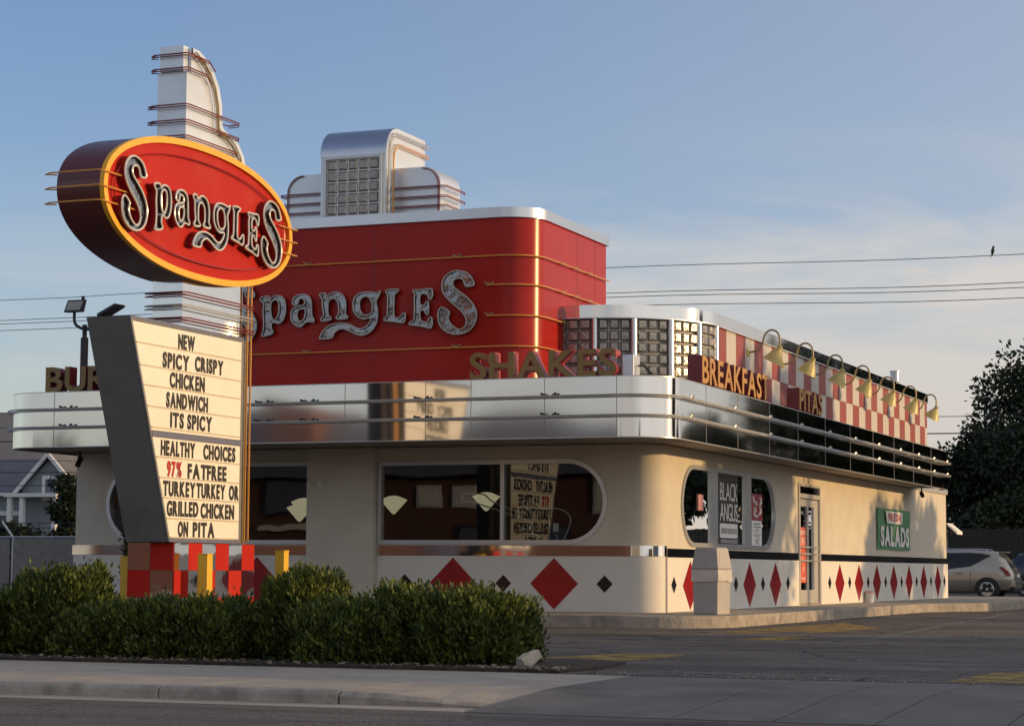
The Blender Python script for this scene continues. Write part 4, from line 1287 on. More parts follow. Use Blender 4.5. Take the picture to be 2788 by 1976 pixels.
# gooseneck lamps
def lamp_proto(y0):
    o = (0.0, y0, 5.18)
    L = thing("gooseneck_lamp", "lamp", "lamp", o)
    MB().lathe([(0, 0), (0.085, 0), (0.085, 0.02), (0.04, 0.05), (0, 0.05)], o, 16, (1, 0, 0)).build("wall_plate", LAMPYEL, L, smooth=40)
    path = [(0.03, 0, 0), (0.16, 0, 0.02), (0.27, 0, 0.09), (0.325, 0, 0.20), (0.36, 0, 0.32), (0.43, 0, 0.415), (0.53, 0, 0.44), (0.62, 0, 0.40), (0.675, 0, 0.30), (0.68, 0, 0.17), (0.67, 0, 0.08)]
    path = spline(path, 3, False)
    MB().tube([(p[0], y0 + p[1], 5.18 + p[2]) for p in path], 0.021, 8).build("arm", LAMPARM, L, smooth=50)
    ax = Vector((0.5, 0.0, 1)).normalized()
    c = Vector((0.665, y0, 5.18 + 0.05))
    MB().lathe([(0.0, 0.08), (0.055, 0.07), (0.062, 0.0), (0.085, -0.05), (0.12, -0.09), (0.175, -0.20), (0.215, -0.29), (0.222, -0.30), (0.205, -0.29), (0.165, -0.2), (0.05, -0.07)], c, 20, ax).build("lamp_shade", LAMPYEL, L, smooth=50)
    MB().lathe([(0.0, -0.26), (0.03, -0.25), (0.045, -0.2), (0.035, -0.15), (0.03, -0.1)], c, 10, ax).build("bulb", PAPER, L, smooth=60)
    return L


lp0 = lamp_proto(5.41)
LAMPS = ["yellow gooseneck lamp nearest the glass block corner, above BREAKFAST", "second yellow gooseneck lamp from the glass block corner, above PITAS", "third yellow gooseneck lamp from the glass block corner, just past PITAS",
         "middle yellow gooseneck lamp of the seven on the checkered wall", "third yellow gooseneck lamp from the far end, overlapping the vent pipe", "second yellow gooseneck lamp from the far end of the checkered wall", "farthest yellow gooseneck lamp, its shade hanging past the end of the checkered wall"]
for k in range(7):
    l = lp0 if k == 0 else copy_tree(lp0)
    l.location = (0.0, 5.41 + 2.74 * k, 5.18 - (0.0 if k < 4 else 0.01 * k))
    l['label'] = LAMPS[k]; l['category'] = "lamp"; l['group'] = "gooseneck lamps along the checkered wall"

# banner and posters
bn = thing("banner", "green vinyl banner reading FRESH SALADS fixed to the side wall", "banner", (0.012, 19.36, 1.84))
sg = MB()
for i in range(9):
    for j in range(5):
        pass
gx = lambda y, z: 0.02 + 0.012 * sin(y * 2.3) + 0.008 * sin(z * 5 + y)
ny, nz_ = 16, 6
vv = [(gx(17.28 + 4.15 * i / ny, 1.31 + 1.06 * j / nz_), 17.28 + 4.15 * i / ny, 1.31 + 1.06 * j / nz_) for j in range(nz_ + 1) for i in range(ny + 1)]
sg.add(vv, [(j * (ny + 1) + i, j * (ny + 1) + i + 1, (j + 1) * (ny + 1) + i + 1, (j + 1) * (ny + 1) + i) for j in range(nz_) for i in range(ny)])
sg.build("sheet", GREEN, bn, smooth=60)
MB().prism([(18.35, 1.99), (20.20, 1.99), (20.35, 2.31), (18.20, 2.31)], 'x', 0.047, 0.051).build("banner_tab", PAPER, bn)
word("FRESH", (0.052, 18.52, 2.05), PX, 1.52, 0.20, 0.003, (1, 0, 0), LETTERRED, bn, 0.04, 0.2, "banner_word", True)
word("SALADS", (0.047, 17.60, 1.40), PX, 3.5, 0.52, 0.003, (1, 0, 0), PAPER, bn, 0.045, 0.08, "banner_word", True)

po = thing("window_poster", "black poster with white BLACK ANGUS lettering in the middle side window pane", "poster", (-0.045, 4.1, 1.95))
MB().box(-0.048, 3.26, 1.24, -0.040, 4.66, 2.66).build("sheet", LETTERBLACK, po)
word("BLACK", (-0.040, 3.40, 2.12), PX, 1.22, 0.34, 0.003, (1, 0, 0), PAPER, po, 0.0, 0.08, "poster_word", True)
word("ANGUS", (-0.040, 3.40, 1.72), PX, 1.22, 0.34, 0.003, (1, 0, 0), PAPER, po, 0.0, 0.08, "poster_word", True)
rr = arc(4.56, 1.62, 0.05, 0, 90, 4) + arc(3.43, 1.62, 0.05, 90, 180, 4) + arc(3.43, 1.44, 0.05, 180, 270, 4) + arc(4.56, 1.44, 0.05, 270, 360, 4)
MB().prism(rr, 'x', -0.040, -0.037).build("poster_label", PAPER, po)
g1 = MB(); g2 = MB()
k = 3.46
rng = random.Random(8)
while k < 4.5:
    w_ = rng.uniform(0.04, 0.10)
    g1.box(-0.037, k, 1.47, -0.0355, k + w_, 1.58); k += w_ + 0.025
k = 3.44
while k < 4.55:
    w_ = rng.uniform(0.05, 0.12)
    g2.box(-0.040, k, 1.29, -0.0375, k + w_, 1.36); k += w_ + 0.02
g1.build("small_print", GREYINK, po); g2.build("small_print", MIDINK, po)
pr_ = thing("window_poster", "dark red poster with a white swirl emblem in the right side window pane", "poster", (-0.045, 6.05, 1.95))
MB().box(-0.048, 5.66, 1.78, -0.040, 6.48, 2.32).build("sheet", POSTERRED, pr_)
em = MB()
for pts in ([(5.76, 2.27), (5.80, 2.18), (5.95, 2.13), (6.02, 2.10)], [(6.26, 2.26), (6.34, 2.18), (6.28, 2.12), (6.22, 2.09)], [(6.24, 2.06), (6.32, 1.99), (6.24, 1.92), (6.18, 1.90)], [(5.80, 2.04), (5.90, 2.0), (5.94, 1.96)], [(5.80, 1.90), (5.95, 1.87), (6.06, 1.86)], [(5.78, 1.96), (5.84, 1.88)]):
    em.tube([(-0.038, a, b) for a, b in spline(pts, 3, False)], 0.032, 5)
em.build("emblem", PAPER, pr_)
wn_ = thing("paper_notice", "white paper notice with lines of print below the dark red window poster", "notice", (-0.045, 6.05, 1.5))
MB().box(-0.048, 5.68, 1.25, -0.038, 6.42, 1.775).build("sheet", PAPER, wn_)
g1 = MB()
for zz, a, b, h in ((1.71, 5.80, 6.30, .028), (1.65, 5.78, 6.34, .026), (1.60, 5.88, 6.20, .018), (1.56, 5.78, 6.32, .012), (1.53, 5.98, 6.10, .012), (1.49, 5.78, 6.34, .02), (1.45, 5.88, 6.26, .02), (1.40, 5.9, 6.24, .014), (1.36, 5.94, 6.18, .03), (1.31, 5.90, 6.30, .02)):
    g1.box(-0.038, a, zz - h / 2, -0.0365, b, zz + h / 2)
g1.build("small_print", GREYINK, wn_)
MBn = MB().box(-0.046, 1.98, 1.88, -0.036, 2.28, 2.18)
tag(MBn.build("paper_notice", PINK), "small pink paper notice stuck inside the left side window pane", "notice")

MBn_ = bpy.data.objects[-1] if False else None
for o_ in list(COL.objects):
    if o_.parent is None and o_.get('category') in ('poster', 'notice') and abs(o_.location.x) < 0.2:
        o_.location.x += 0.046
# pendant lamps inside
PL = [(-7.58, 0.6, 1.98, 0.26, "pendant lamp with a pale diamond shade, nearest the glass in the left window"), (-7.66, 2.2, 1.85, 0.26, "pendant lamp behind and just below the nearest one in the left window"), (-8.2, 1.6, 1.9, 0.26, "pendant lamp half hidden behind the pylon sign in the left window"), (-5.80, 0.9, 2.02, 0.26, "pendant lamp cut off by the left edge of the guitar window"), (-3.72, 0.55, 2.06, 0.26, "pendant lamp hanging over the guitar neck in the right window"), (-1.5, 2.6, 1.95, 0.24, "pendant lamp deep inside, seen through the side window")]
for x, y, z, r, lab in PL:
    p = thing("pendant_lamp", lab, "pendant lamp", (x, y, z), group="diamond pendant lamps inside the diner")
    MB().lathe([(0.0, -0.22), (0.03, -0.21), (r, 0.05), (r * 0.99, 0.062), (r * 0.42, 0.125), (0.05, 0.135), (0.0, 0.14)], (x, y, z), 28).build("lamp_shade", PENDANT, p, smooth=35)
    MB().lathe([(0, 0.14), (0.06, 0.14), (0.05, 0.19), (0, 0.20)], (x, y, z), 12).tube([(x, y, z + 0.22), (x, y, 2.99)], 0.006, 5).build("cord", DARKMETAL, p, smooth=40)

# neon guitar in the right window
gt = thing("neon_guitar", "unlit neon tube outline of an electric guitar inside the right front window", "neon sign", (-2.5, -0.2, 1.8))
Z = lambda px, py: (-5.43 + (px - 110) / 1750 * 4.48, -0.22, 2.70 - (py - 150) / 645 * 1.47)
neck1 = [(1210, 555), (1120, 530), (960, 465), (880, 400), (760, 392), (722, 400), (712, 440), (735, 460), (790, 455), (850, 480), (1000, 530), (1120, 575), (1180, 590), (1235, 620), (1245, 655), (1215, 680), (1175, 690), (1195, 715), (1280, 720), (1320, 750), (1355, 785)]
body = [(1490, 785), (1530, 700), (1552, 620), (1540, 570), (1490, 530), (1420, 515), (1340, 520), (1290, 480), (1255, 458), (1200, 455), (1182, 470), (1200, 500), (1235, 530), (1240, 548)]
for pts in (neck1, body):
    MB().tube([Z(*q) for q in spline(pts, 3, False)], 0.014, 6).build("neon_tube", NEONWHITE, gt, smooth=50)
MB().tube([Z(1390, 470), Z(1390, 785)], 0.013, 6).tube([Z(1430, 740), Z(1440, 725), Z(1450, 740), Z(1450, 785)], 0.012, 6).build("neon_tube", NEONGREY, gt, smooth=50)
MB().box(Z(1415, 0)[0], -0.20, Z(0, 700)[2], Z(1458, 0)[0], -0.19, Z(0, 635)[2]).build("label_plate", PAPER, gt)

# flood lights on a mast on the roof
fx, fy = -11.06, -1.9
fl = thing("floodlight_mast", "dark mast on the canopy roof carrying two floodlights behind the BUR letters", "floodlight", (fx, fy, ZT))
MB().lathe([(0, ZT), (0.075, ZT), (0.075, 5.12), (0.045, 5.13), (0.045, 5.32), (0.05, 5.33), (0.05, 5.37), (0, 5.38)], (fx, fy, 0), 12).build("mast", DARKMETAL, fl, smooth=40)
arm = [(fx - 0.24, fy, 5.62), (fx - 0.24, fy, 5.48), (fx - 0.20, fy, 5.38), (fx - 0.08, fy, 5.31), (fx, fy, 5.30), (fx + 0.2, fy, 5.27), (fx + 0.40, fy, 5.30), (fx + 0.44, fy, 5.42), (fx + 0.44, fy, 5.52)]
MB().tube(spline(arm, 3, False), 0.03, 8).build("arm", DARKMETAL, fl, smooth=50)
h1 = MB().add([(fx - 0.42, fy - 0.10, 5.62), (fx - 0.02, fy - 0.10, 5.62), (fx + 0.02, fy - 0.02, 5.86), (fx - 0.38, fy - 0.02, 5.86), (fx - 0.40, fy + 0.02, 5.62), (fx - 0.04, fy + 0.02, 5.62), (fx, fy + 0.05, 5.86), (fx - 0.36, fy + 0.05, 5.86)], [(0, 1, 2, 3), (4, 7, 6, 5), (0, 4, 5, 1), (1, 5, 6, 2), (2, 6, 7, 3), (3, 7, 4, 0)])
h1.box(fx - 0.08, fy - 0.02, 5.86, fx - 0.03, fy + 0.02, 5.93)
H1 = h1.build("floodlight_head", DARKMETAL, fl)
MB().add([(fx - 0.38, fy - 0.098, 5.655), (fx - 0.06, fy - 0.098, 5.655), (fx - 0.03, fy - 0.034, 5.83), (fx - 0.35, fy - 0.034, 5.83)], [(0, 1, 2, 3)]).build("lens", mat("lens", (0.30, 0.30, 0.27), 0.2), H1)
MB().add([(fx + 0.36, fy - 0.15, 5.50), (fx + 0.42, fy + 0.15, 5.50), (fx + 0.80, fy + 0.15, 5.70), (fx + 0.76, fy - 0.15, 5.70), (fx + 0.36, fy - 0.15, 5.56), (fx + 0.42, fy + 0.15, 5.56), (fx + 0.78, fy + 0.15, 5.74), (fx + 0.74, fy - 0.15, 5.74)], [(0, 3, 2, 1), (4, 5, 6, 7), (0, 1, 5, 4), (1, 2, 6, 5), (2, 3, 7, 6), (3, 0, 4, 7)]).build("floodlight_head", DARKMETAL, fl)

# ================================================================== VEGETATION
def leaf_mesh(name, C_, N_, size, aspect, rs, m, parent, core=None):
    """C_: centres (n,3); N_: growth directions (n,3); each leaf a folded rhombus"""
    n = len(C_)
    org = np.array(ORG.get(parent.name, Vector((0, 0, 0)))[:])
    t = N_ / np.linalg.norm(N_, axis=1, keepdims=True)
    r = rs.normal(size=(n, 3))
    b = np.cross(t, r); b /= np.linalg.norm(b, axis=1, keepdims=True) + 1e-9
    s = size * rs.uniform(0.6, 1.3, (n, 1))
    c = C_ - org
    V = np.stack([c - t * s * 0.5, c + b * s * aspect * 0.5, c + t * s * 0.5, c - b * s * aspect * 0.5], 1).reshape(-1, 3)
    F = np.arange(4 * n).reshape(-1, 4)
    if core is not None:
        cv, cf = core
        F2 = [tuple(int(i) + 4 * n for i in f) for f in cf]
        V = np.vstack([V, np.array(cv) - org])
    else:
        F2 = []
    me = bpy.data.meshes.new(name)
    me.from_pydata(V.tolist(), [], F.tolist() + F2)
    me.materials.append(m)
    o = bpy.data.objects.new(name, me)
    COL.objects.link(o)
    o.parent = parent
    ORG[o.name] = Vector(org)
    return o


def tree(label, x, y, h, rx, rz, n, size, seed, m=LEAFDARK, trunk=0.3, zc=None, group=None, name="tree", clumps=26, clr=0.42, z0=-0.2, cat="tree", ry=None):
    rs = np.random.RandomState(seed)
    ry = rx if ry is None else ry
    T = thing(name, label, cat, (x, y, z0), group)
    zc = h - rz if zc is None else zc
    cs = []
    while len(cs) < clumps:
        d = rs.normal(size=3); d /= np.linalg.norm(d)
        k = rs.uniform(0.35, 1.0) ** 0.6
        cs.append(np.array([x + d[0] * rx * k * 0.85, y + d[1] * ry * k * 0.85, zc + d[2] * rz * k * 0.85 + rs.uniform(-.05, .05) * rz]))
    cs = np.array(cs)
    tb = MB()
    tb.tube(spline([(x, y, z0 - 0.2), (x + 0.1, y, z0 + (zc - z0) * 0.4), (x - 0.05, y + 0.1, zc), (x, y, zc + rz * 0.6)], 3, False), trunk, 8, r2=trunk * 0.25)
    for c in cs[::3]:
        st_ = np.array([x, y, max(z0 + (zc - z0) * rs.uniform(0.45, 0.9), z0 + 0.3)])
        mid = (st_ + c) / 2 + np.array([0, 0, 0.12 * rz])
        tb.tube([tuple(st_), tuple(mid), tuple(c)], trunk * 0.35, 5, r2=0.02)
    tb.build("trunk", BARK, T, smooth=50)
    per = n // clumps
    P_, N_ = [], []
    for c in cs:
        R_ = clr * min(rx, rz) * rs.uniform(0.65, 1.25)
        d = rs.normal(size=(per, 3)); d /= np.linalg.norm(d, axis=1, keepdims=True)
        k = rs.uniform(0.15, 1.0, (per, 1)) ** 0.45
        p = c + d * k * R_ * np.array([1.15, 1.15, 0.8]) + rs.normal(scale=0.07 * R_, size=(per, 3))
        P_.append(p); N_.append(d + rs.normal(scale=0.7, size=(per, 3)) + np.array([0, 0, -0.2]))
    leaf_mesh("crown", np.vstack(P_), np.vstack(N_), size, 0.62, rs, m, T)
    return T


def shrub(label, x, y, rx, ry, z0, z1, n, size, seed, m=HEDGE, group=None, name="shrub", upright=1.1, box=0.72, aspect=0.36):
    rs = np.random.RandomState(seed)
    T = thing(name, label, "shrub", (x, y, z0), group)
    H = (z1 - z0) / 2
    zc = z0 + H
    ph = rs.uniform(0, 6.28, 8)

    def rad_(d):
        return 1 + 0.13 * np.sin(d[:, 0] * 5 + ph[0]) * np.cos(d[:, 2] * 4 + ph[1]) + 0.09 * np.sin(d[:, 1] * 7 + ph[2] + d[:, 0] * 3) + 0.05 * np.sin(d[:, 2] * 9 + d[:, 0] * 8 + ph[3])

    def place(d, k):
        e = np.sign(d) * np.abs(d) ** box
        q = e * (rad_(d) * k)[:, None]
        return np.array([x, y, zc]) + q * np.array([rx, ry, H]) * np.array([0.86, 0.86, 1.0])
    nc = n // 14
    d = rs.normal(size=(nc, 3)); d /= np.linalg.norm(d, axis=1, keepdims=True)
    k = 0.66 + 0.32 * rs.uniform(0.0, 1.0, nc) ** 0.7
    P_ = np.repeat(place(d, k), 14, axis=0)
    d = np.repeat(d, 14, axis=0); n = len(d)
    P_ = P_ + rs.normal(scale=size * 0.62, size=(n, 3)) + np.array([0, 0, 1]) * rs.uniform(-0.3, 0.9, (n, 1)) * size
    P_[:, 2] = np.maximum(P_[:, 2], z0 + 0.03)
    N_ = d * 0.75 + rs.normal(scale=0.45, size=(n, 3)) + np.array([0, 0, upright])
    # stray shoots above the outline
    ns = n // 28
    d2 = rs.normal(size=(ns, 3)); d2[:, 2] = np.abs(d2[:, 2]); d2 /= np.linalg.norm(d2, axis=1, keepdims=True)
    base = place(d2, np.full(ns, 0.93))
    for s_ in range(2):
        q = base + (d2 * 0.4 + np.array([0, 0, 1])) * (size * (0.15 + 0.45 * s_)) + rs.normal(scale=size * 0.12, size=(ns, 3))
        P_ = np.vstack([P_, q]); N_ = np.vstack([N_, d2 * 0.5 + rs.normal(scale=0.5, size=(ns, 3)) + np.array([0, 0, 1.2])])
    # dense inside: a hull of dark twigs and leaves
    cv, cf = [], []
    nu, nv = 20, 12
    for j in range(nv + 1):
        for i in range(nu):
            th = pi * j / nv; a = 2 * pi * i / nu
            dd = np.array([[sin(th) * cos(a), sin(th) * sin(a), cos(th)]])
            cv.append(place(dd, np.array([0.60]))[0])
    for j in range(nv):
        for i in range(nu):
            cf.append((j * nu + i, j * nu + (i + 1) % nu, (j + 1) * nu + (i + 1) % nu, (j + 1) * nu + i))
    leaf_mesh("foliage", P_, N_, size, aspect, rs, m, T, (cv, cf))
    sb = MB()
    for k_ in range(5):
        a = rs.uniform(0, 6.28)
        sb.tube([(x + 0.05 * cos(a), y + 0.05 * sin(a), z0 - 0.1), (x + rx * 0.3 * cos(a), y + ry * 0.3 * sin(a), zc), (x + rx * 0.5 * cos(a), y + ry * 0.5 * sin(a), z1 - H * 0.5)], 0.02, 5, r2=0.008)
    sb.build("stem", BARK, T)
    return T


HG = "clipped evergreen shrubs of the hedge along the sidewalk"
HS = [(-3.3, -17.35, 0.85, 0.72, 0.50, "hedge shrub at the left edge of the picture, cut by the frame"),
      (-2.15, -17.45, 0.62, 0.74, 0.50, "low hedge shrub second from the left, beside the rounded sunlit one"),
      (-1.22, -17.35, 0.46, 0.64, 0.74, "rounded hedge shrub with yellow lit tips under the left black diamond"),
      (-0.35, -17.45, 0.62, 0.74, 0.38, "low hedge shrub in front of the left half of the checkered sign base"),
      (0.62, -17.5, 0.64, 0.78, 0.43, "bulging hedge shrub in front of the right half of the checkered sign base"),
      (1.62, -17.2, 0.32, 0.60, 0.73, "tallest hedge shrub with ragged shoots, right of the sign base"),
      (2.40, -17.5, 0.56, 0.78, 0.42, "hedge shrub with a dipped top between the tallest shrub and the right end pair"),
      (3.18, -17.42, 0.58, 0.76, 0.57, "full hedge shrub second from the right end, below the left red diamonds"),
      (3.74, -17.40, 0.46, 0.74, 0.52, "rounded hedge shrub at the right end next to the broken concrete chunk")]
for i, (x, y, rx, ry, zt, lab) in enumerate(HS):
    shrub(lab, x, y, rx * 1.16, ry * 1.05, -0.26, zt - 0.03, 14000, 0.066, 40 + i, HEDGE, HG, "hedge_shrub", aspect=0.42, box=0.66)
# juniper between sign and diner
shrub("dark spiky juniper bush between the letter board and the left window", -7.92, -4.6, 0.44, 0.55, -0.2, 2.0, 8000, 0.10, 77, JUNIPER, None, "juniper_bush", 0.7, 0.8)

# leaf litter and pale stones along the hedge foot
lt = MB(); rng = random.Random(11)
for i in range(420):
    x = rng.uniform(-3.5, 4.9); y = -18.40 + rng.gauss(0, 0.07) + (0.25 if rng.random() < 0.3 else 0); s = rng.uniform(0.012, 0.035); a = rng.uniform(0, 6.28)
    lt.add([(x + s * cos(a + q), y + s * sin(a + q) * 0.7, -0.165 + rng.uniform(0, 0.025)) for q in (0, 1.6, 3.1, 4.7)], [(0, 1, 2, 3)])
for i in range(60):
    x = rng.uniform(4.1, 4.95) if i < 40 else rng.uniform(-3, 4); y = -18.36 + rng.gauss(0, 0.06); s = rng.uniform(0.012, 0.04)
    lt.lathe([(0, -s * .6), (s * .8, -s * .3), (s, 0), (s * .7, s * .5), (0, s * .6)], (x, y, -0.165), 6, (rng.uniform(-.3, .3), 0.2, 1))
tag(lt.build("leaf_litter", mat("dry_litter", (0.20, 0.16, 0.12), 0.9, var=0.4, vscale=9)), kind="stuff")

# dark trees beyond the lot on the right, also mirrored in the side canopy
TR = [(-2.2, 72, 11.7, 5.0, 4.7, "big dark tree at the right edge of the picture, behind the parked cars"), (-7.0, 78, 8.8, 3.0, 3.4, "lower dark tree close behind the end of the side canopy"), (-4.5, 66, 4.4, 2.4, 2.1, "dark undergrowth tree directly behind the parked cars")]
for i, (x, y, h, rx, rz, lab) in enumerate(TR):
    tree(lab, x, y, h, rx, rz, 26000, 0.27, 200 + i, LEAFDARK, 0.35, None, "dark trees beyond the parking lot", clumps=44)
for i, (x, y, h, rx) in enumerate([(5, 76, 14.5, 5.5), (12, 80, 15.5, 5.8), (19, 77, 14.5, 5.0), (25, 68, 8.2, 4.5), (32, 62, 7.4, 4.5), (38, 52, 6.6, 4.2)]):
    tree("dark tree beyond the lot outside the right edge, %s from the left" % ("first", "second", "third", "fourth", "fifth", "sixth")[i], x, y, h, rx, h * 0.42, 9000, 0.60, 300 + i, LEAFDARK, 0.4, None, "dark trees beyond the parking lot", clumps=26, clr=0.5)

# sunlit-side trees on the neighbouring plot; their crowns shade the diner
OT = "trees on the neighbouring plot to the right"
tree("broad tree right of the lot outside the view, shading the side windows", 28.0, 15.9, 8.9, 3.0, 2.8, 15000, 0.34, 401, LEAFMID, 0.25, 5.9, OT, clumps=44, clr=0.42, ry=3.6)
tree("second broad tree right of the lot outside the view, shading the banner wall", 28.5, 30.8, 7.0, 3.6, 2.4, 11000, 0.34, 402, LEAFMID, 0.25, 4.6, OT, clumps=40, clr=0.42, ry=5.6)
tree("slim young tree right of the lot outside the view near the two broad ones", 27.0, 20.2, 9.4, 2.2, 1.15, 3600, 0.32, 403, LEAFMID, 0.15, 8.3, OT, clumps=16, clr=0.6, ry=2.9)
nb = thing("shade_building", "plain low building right of the lot, outside the view, added to shade the ground", "building", (36, -6, -0.2))  # unseen block added so its shadow covers the lot and hedge
MB().box(31, -9.1, -0.4, 41, 4.2, 3.6).build("wall", STUCCO, nb)
MB().box(30.8, -9.3, 3.6, 41.2, 4.4, 3.85).build("roof", ALU, nb)
lw = thing("shade_wall", "low rendered wall outside the view, added to shade the driveway apron", "wall", (17.8, -16, -0.2))  # unseen wall added to throw shade across the apron
MB().box(17.6, -20.4, -0.4, 17.85, -11.0, 1.15).build("wall", STUCCO, lw)
MB().box(17.55, -20.45, 1.15, 17.9, -10.95, 1.22).build("coping", CONCRETE, lw)
# left trees by the house
tree("dark conifer at the left edge in front of the grey house", -34.0, 27, 4.2, 0.75, 2.4, 4500, 0.18, 501, LEAFDARK, 0.15, None, "dark trees by the grey house", clumps=26)
tree("dark bushy tree between the grey house and the diner's left wall", -28.2, 24, 4.2, 0.85, 2.2, 6000, 0.17, 502, LEAFDARK, 0.15, 1.9, "dark trees by the grey house", clumps=28)
tree("low dark shrub tree under the window of the grey house", -31.8, 26, 2.35, 1.5, 1.25, 5000, 0.18, 503, LEAFDARK, 0.1, None, "dark trees by the grey house", clumps=20)

# ================================================================== LEFT BACKGROUND
K = 1.545
cpos = Vector((12.078, -37.499, 0.75))


def far(x, z, dy=0.0):
    """from the y = 45 survey plane out to the house front at y = 90"""
    p = cpos + (Vector((x, 45, z)) - cpos) * K
    return Vector((p.x, p.y + dy, p.z))


HSE = thing("grey_house", "blue grey house with a white trimmed front gable and porch posts behind the fence", "house", (-74, 92, -0.2))
SIDING = mat("blue_grey_siding", (0.20, 0.235, 0.27), 0.8, var=0.06)
ROOFD = mat("slate_shingle", (0.115, 0.115, 0.135), 0.9, var=0.12, vscale=1.5)
WTRIM = mat("white_trim", (0.60, 0.61, 0.62), 0.6, var=0.04)
ax_, gz = far(-43.2, 5.79).x, far(-43.2, 5.79).z
ez = far(-43, 4.5).z
MB().prism([(ax_ - 2.35, -0.2), (ax_ + 2.35, -0.2), (ax_ + 2.35, ez - 0.4), (ax_, gz - 0.3), (ax_ - 2.35, ez - 0.4)], 'y', 90.2, 96).box(ax_ - 9, 91.2, -0.2, ax_ + 7, 100, ez - 0.5).build("wall", SIDING, HSE)
rf = MB()
rf.add([(ax_ - 10, 90.6, ez - 0.7), (ax_ + 8, 90.6, ez - 0.7), (ax_ + 8, 95.6, gz - 0.05), (ax_ - 10, 95.6, gz - 0.05), (ax_ - 10, 101, ez - 0.7), (ax_ + 8, 101, ez - 0.7)], [(0, 1, 2, 3), (3, 2, 5, 4), (0, 3, 4), (1, 5, 2)])
rf.add([(ax_ - 2.8, 89.7, ez - 0.75), (ax_, 89.7, gz + 0.05), (ax_, 95.6, gz + 0.05), (ax_ - 2.8, 95, ez - 0.75), (ax_ + 2.8, 89.7, ez - 0.75), (ax_ + 2.8, 95, ez - 0.75)], [(0, 1, 2, 3), (1, 4, 5, 2)])
rf.build("roof", ROOFD, HSE)
for s in (-1, 1):
    MB().add([(ax_ + s * 2.9, 89.6, ez - 0.85), (ax_, 89.6, gz + 0.1), (ax_, 89.6, gz - 0.25), (ax_ + s * 2.65, 89.6, ez - 0.95), (ax_ + s * 2.9, 89.8, ez - 0.85), (ax_, 89.8, gz + 0.1), (ax_, 89.8, gz - 0.25), (ax_ + s * 2.65, 89.8, ez - 0.95)], [(0, 1, 2, 3), (4, 7, 6, 5), (0, 4, 5, 1), (3, 2, 6, 7), (0, 3, 7, 4)]).build("barge_board", WTRIM, HSE)
MB().box(ax_ - 2.6, 88.4, ez - 1.05, ax_ + 1.6, 90.2, ez - 0.8).box(ax_ - 10.2, 90.4, ez - 0.9, ax_ - 2.7, 90.6, ez - 0.68).build("eaves", WTRIM, HSE)
wf = MB().prism([[(ax_ - 0.65, 5.3), (ax_ + 0.65, 5.3), (ax_ + 0.65, 7.0), (ax_ - 0.65, 7.0)], [(ax_ - 0.4, 5.55), (ax_ + 0.4, 5.55), (ax_ + 0.4, 6.75), (ax_ - 0.4, 6.75)]], 'y', 90.05, 90.25).build("window", WTRIM, HSE)
MB().box(ax_ - 0.4, 90.15, 5.55, ax_ + 0.4, 90.19, 6.75).build("pane", BLUETRIM, wf)
wf = MB().prism([[(ax_ - 5.2, 1.6), (ax_ - 2.7, 1.6), (ax_ - 2.7, 4.6), (ax_ - 5.2, 4.6)], [(ax_ - 4.8, 1.9), (ax_ - 3.0, 1.9), (ax_ - 3.0, 4.3), (ax_ - 4.8, 4.3)]], 'y', 91.0, 91.25).box(ax_ - 4.8, 91.05, 3.0, ax_ - 3.0, 91.12, 3.15).build("window", WTRIM, HSE)
MB().box(ax_ - 4.8, 91.15, 1.9, ax_ - 3.0, 91.19, 4.3).build("pane", BLUETRIM, wf)
for dx in (-2.3, -1.3, 1.3):
    MB().box(ax_ + dx - 0.16, 88.6, -0.2, ax_ + dx + 0.16, 88.9, ez - 1.05).build("porch_post", WTRIM, HSE)
BH = thing("apartment_block", "long building with a broad tan shingle roof rising behind the grey house", "building", (-95, 125, -0.2))
TANROOF = mat("tan_shingle", (0.23, 0.195, 0.165), 0.9, var=0.08, vscale=0.8)
MB().add([(-135, 120, 6.2), (-62, 120, 6.2), (-70, 132, 12.4), (-91.5, 132, 14.6), (-93.5, 132, 14.7), (-135, 132, 15.4), (-135, 146, 6.2), (-62, 146, 6.2)], [(0, 1, 2, 3, 4, 5), (6, 5, 4, 3, 2, 7), (1, 7, 2)]).build("roof", TANROOF, BH)
MB().box(-134, 121, -0.3, -63, 145, 6.25).build("wall", STUCCO, BH)

# fence with barbed wire
FN = thing("security_fence", "grey screened fence with barbed wire arms left of the diner", "fence", (-20, 5, -0.2))
FMAT = mat("grey_screen", (0.20, 0.195, 0.185), 0.85, var=0.15, vscale=6, bump=0.4, bscale=90)
fm = MB()
for a, b in ((-40, -17.42), (-17.33, -12.3)):
    fm.box(a, 4.99, -0.3, b, 5.02, 1.40)
fm.build("screen", FMAT, FN)
for x in (-24.0, -20.7, -17.375, -14.1):
    MB().tube([(x, 5.05, -0.3), (x, 5.05, 1.43), (x - 0.30, 5.05, 1.78)], 0.03, 8).build("post", ALU, FN, smooth=40)
MB().tube([(-40, 5.0, 1.43), (-12.3, 5.0, 1.43)], 0.022, 6).build("top_rail", ALU, FN)
for k in range(3):
    MB().tube([(-40, 5.05, 1.53 + 0.11 * k), (-12.3, 5.05, 1.53 + 0.11 * k)], 0.008, 5).build("barbed_wire", DARKMETAL, FN)

# ================================================================== OVERHEAD WIRES
def wire(label, pts, r):
    mb = MB().tube(spline(pts, 8, False), r, 5)
    return tag(mb.build("power_line", DARK, None), label, "power line", "overhead wires behind the diner")


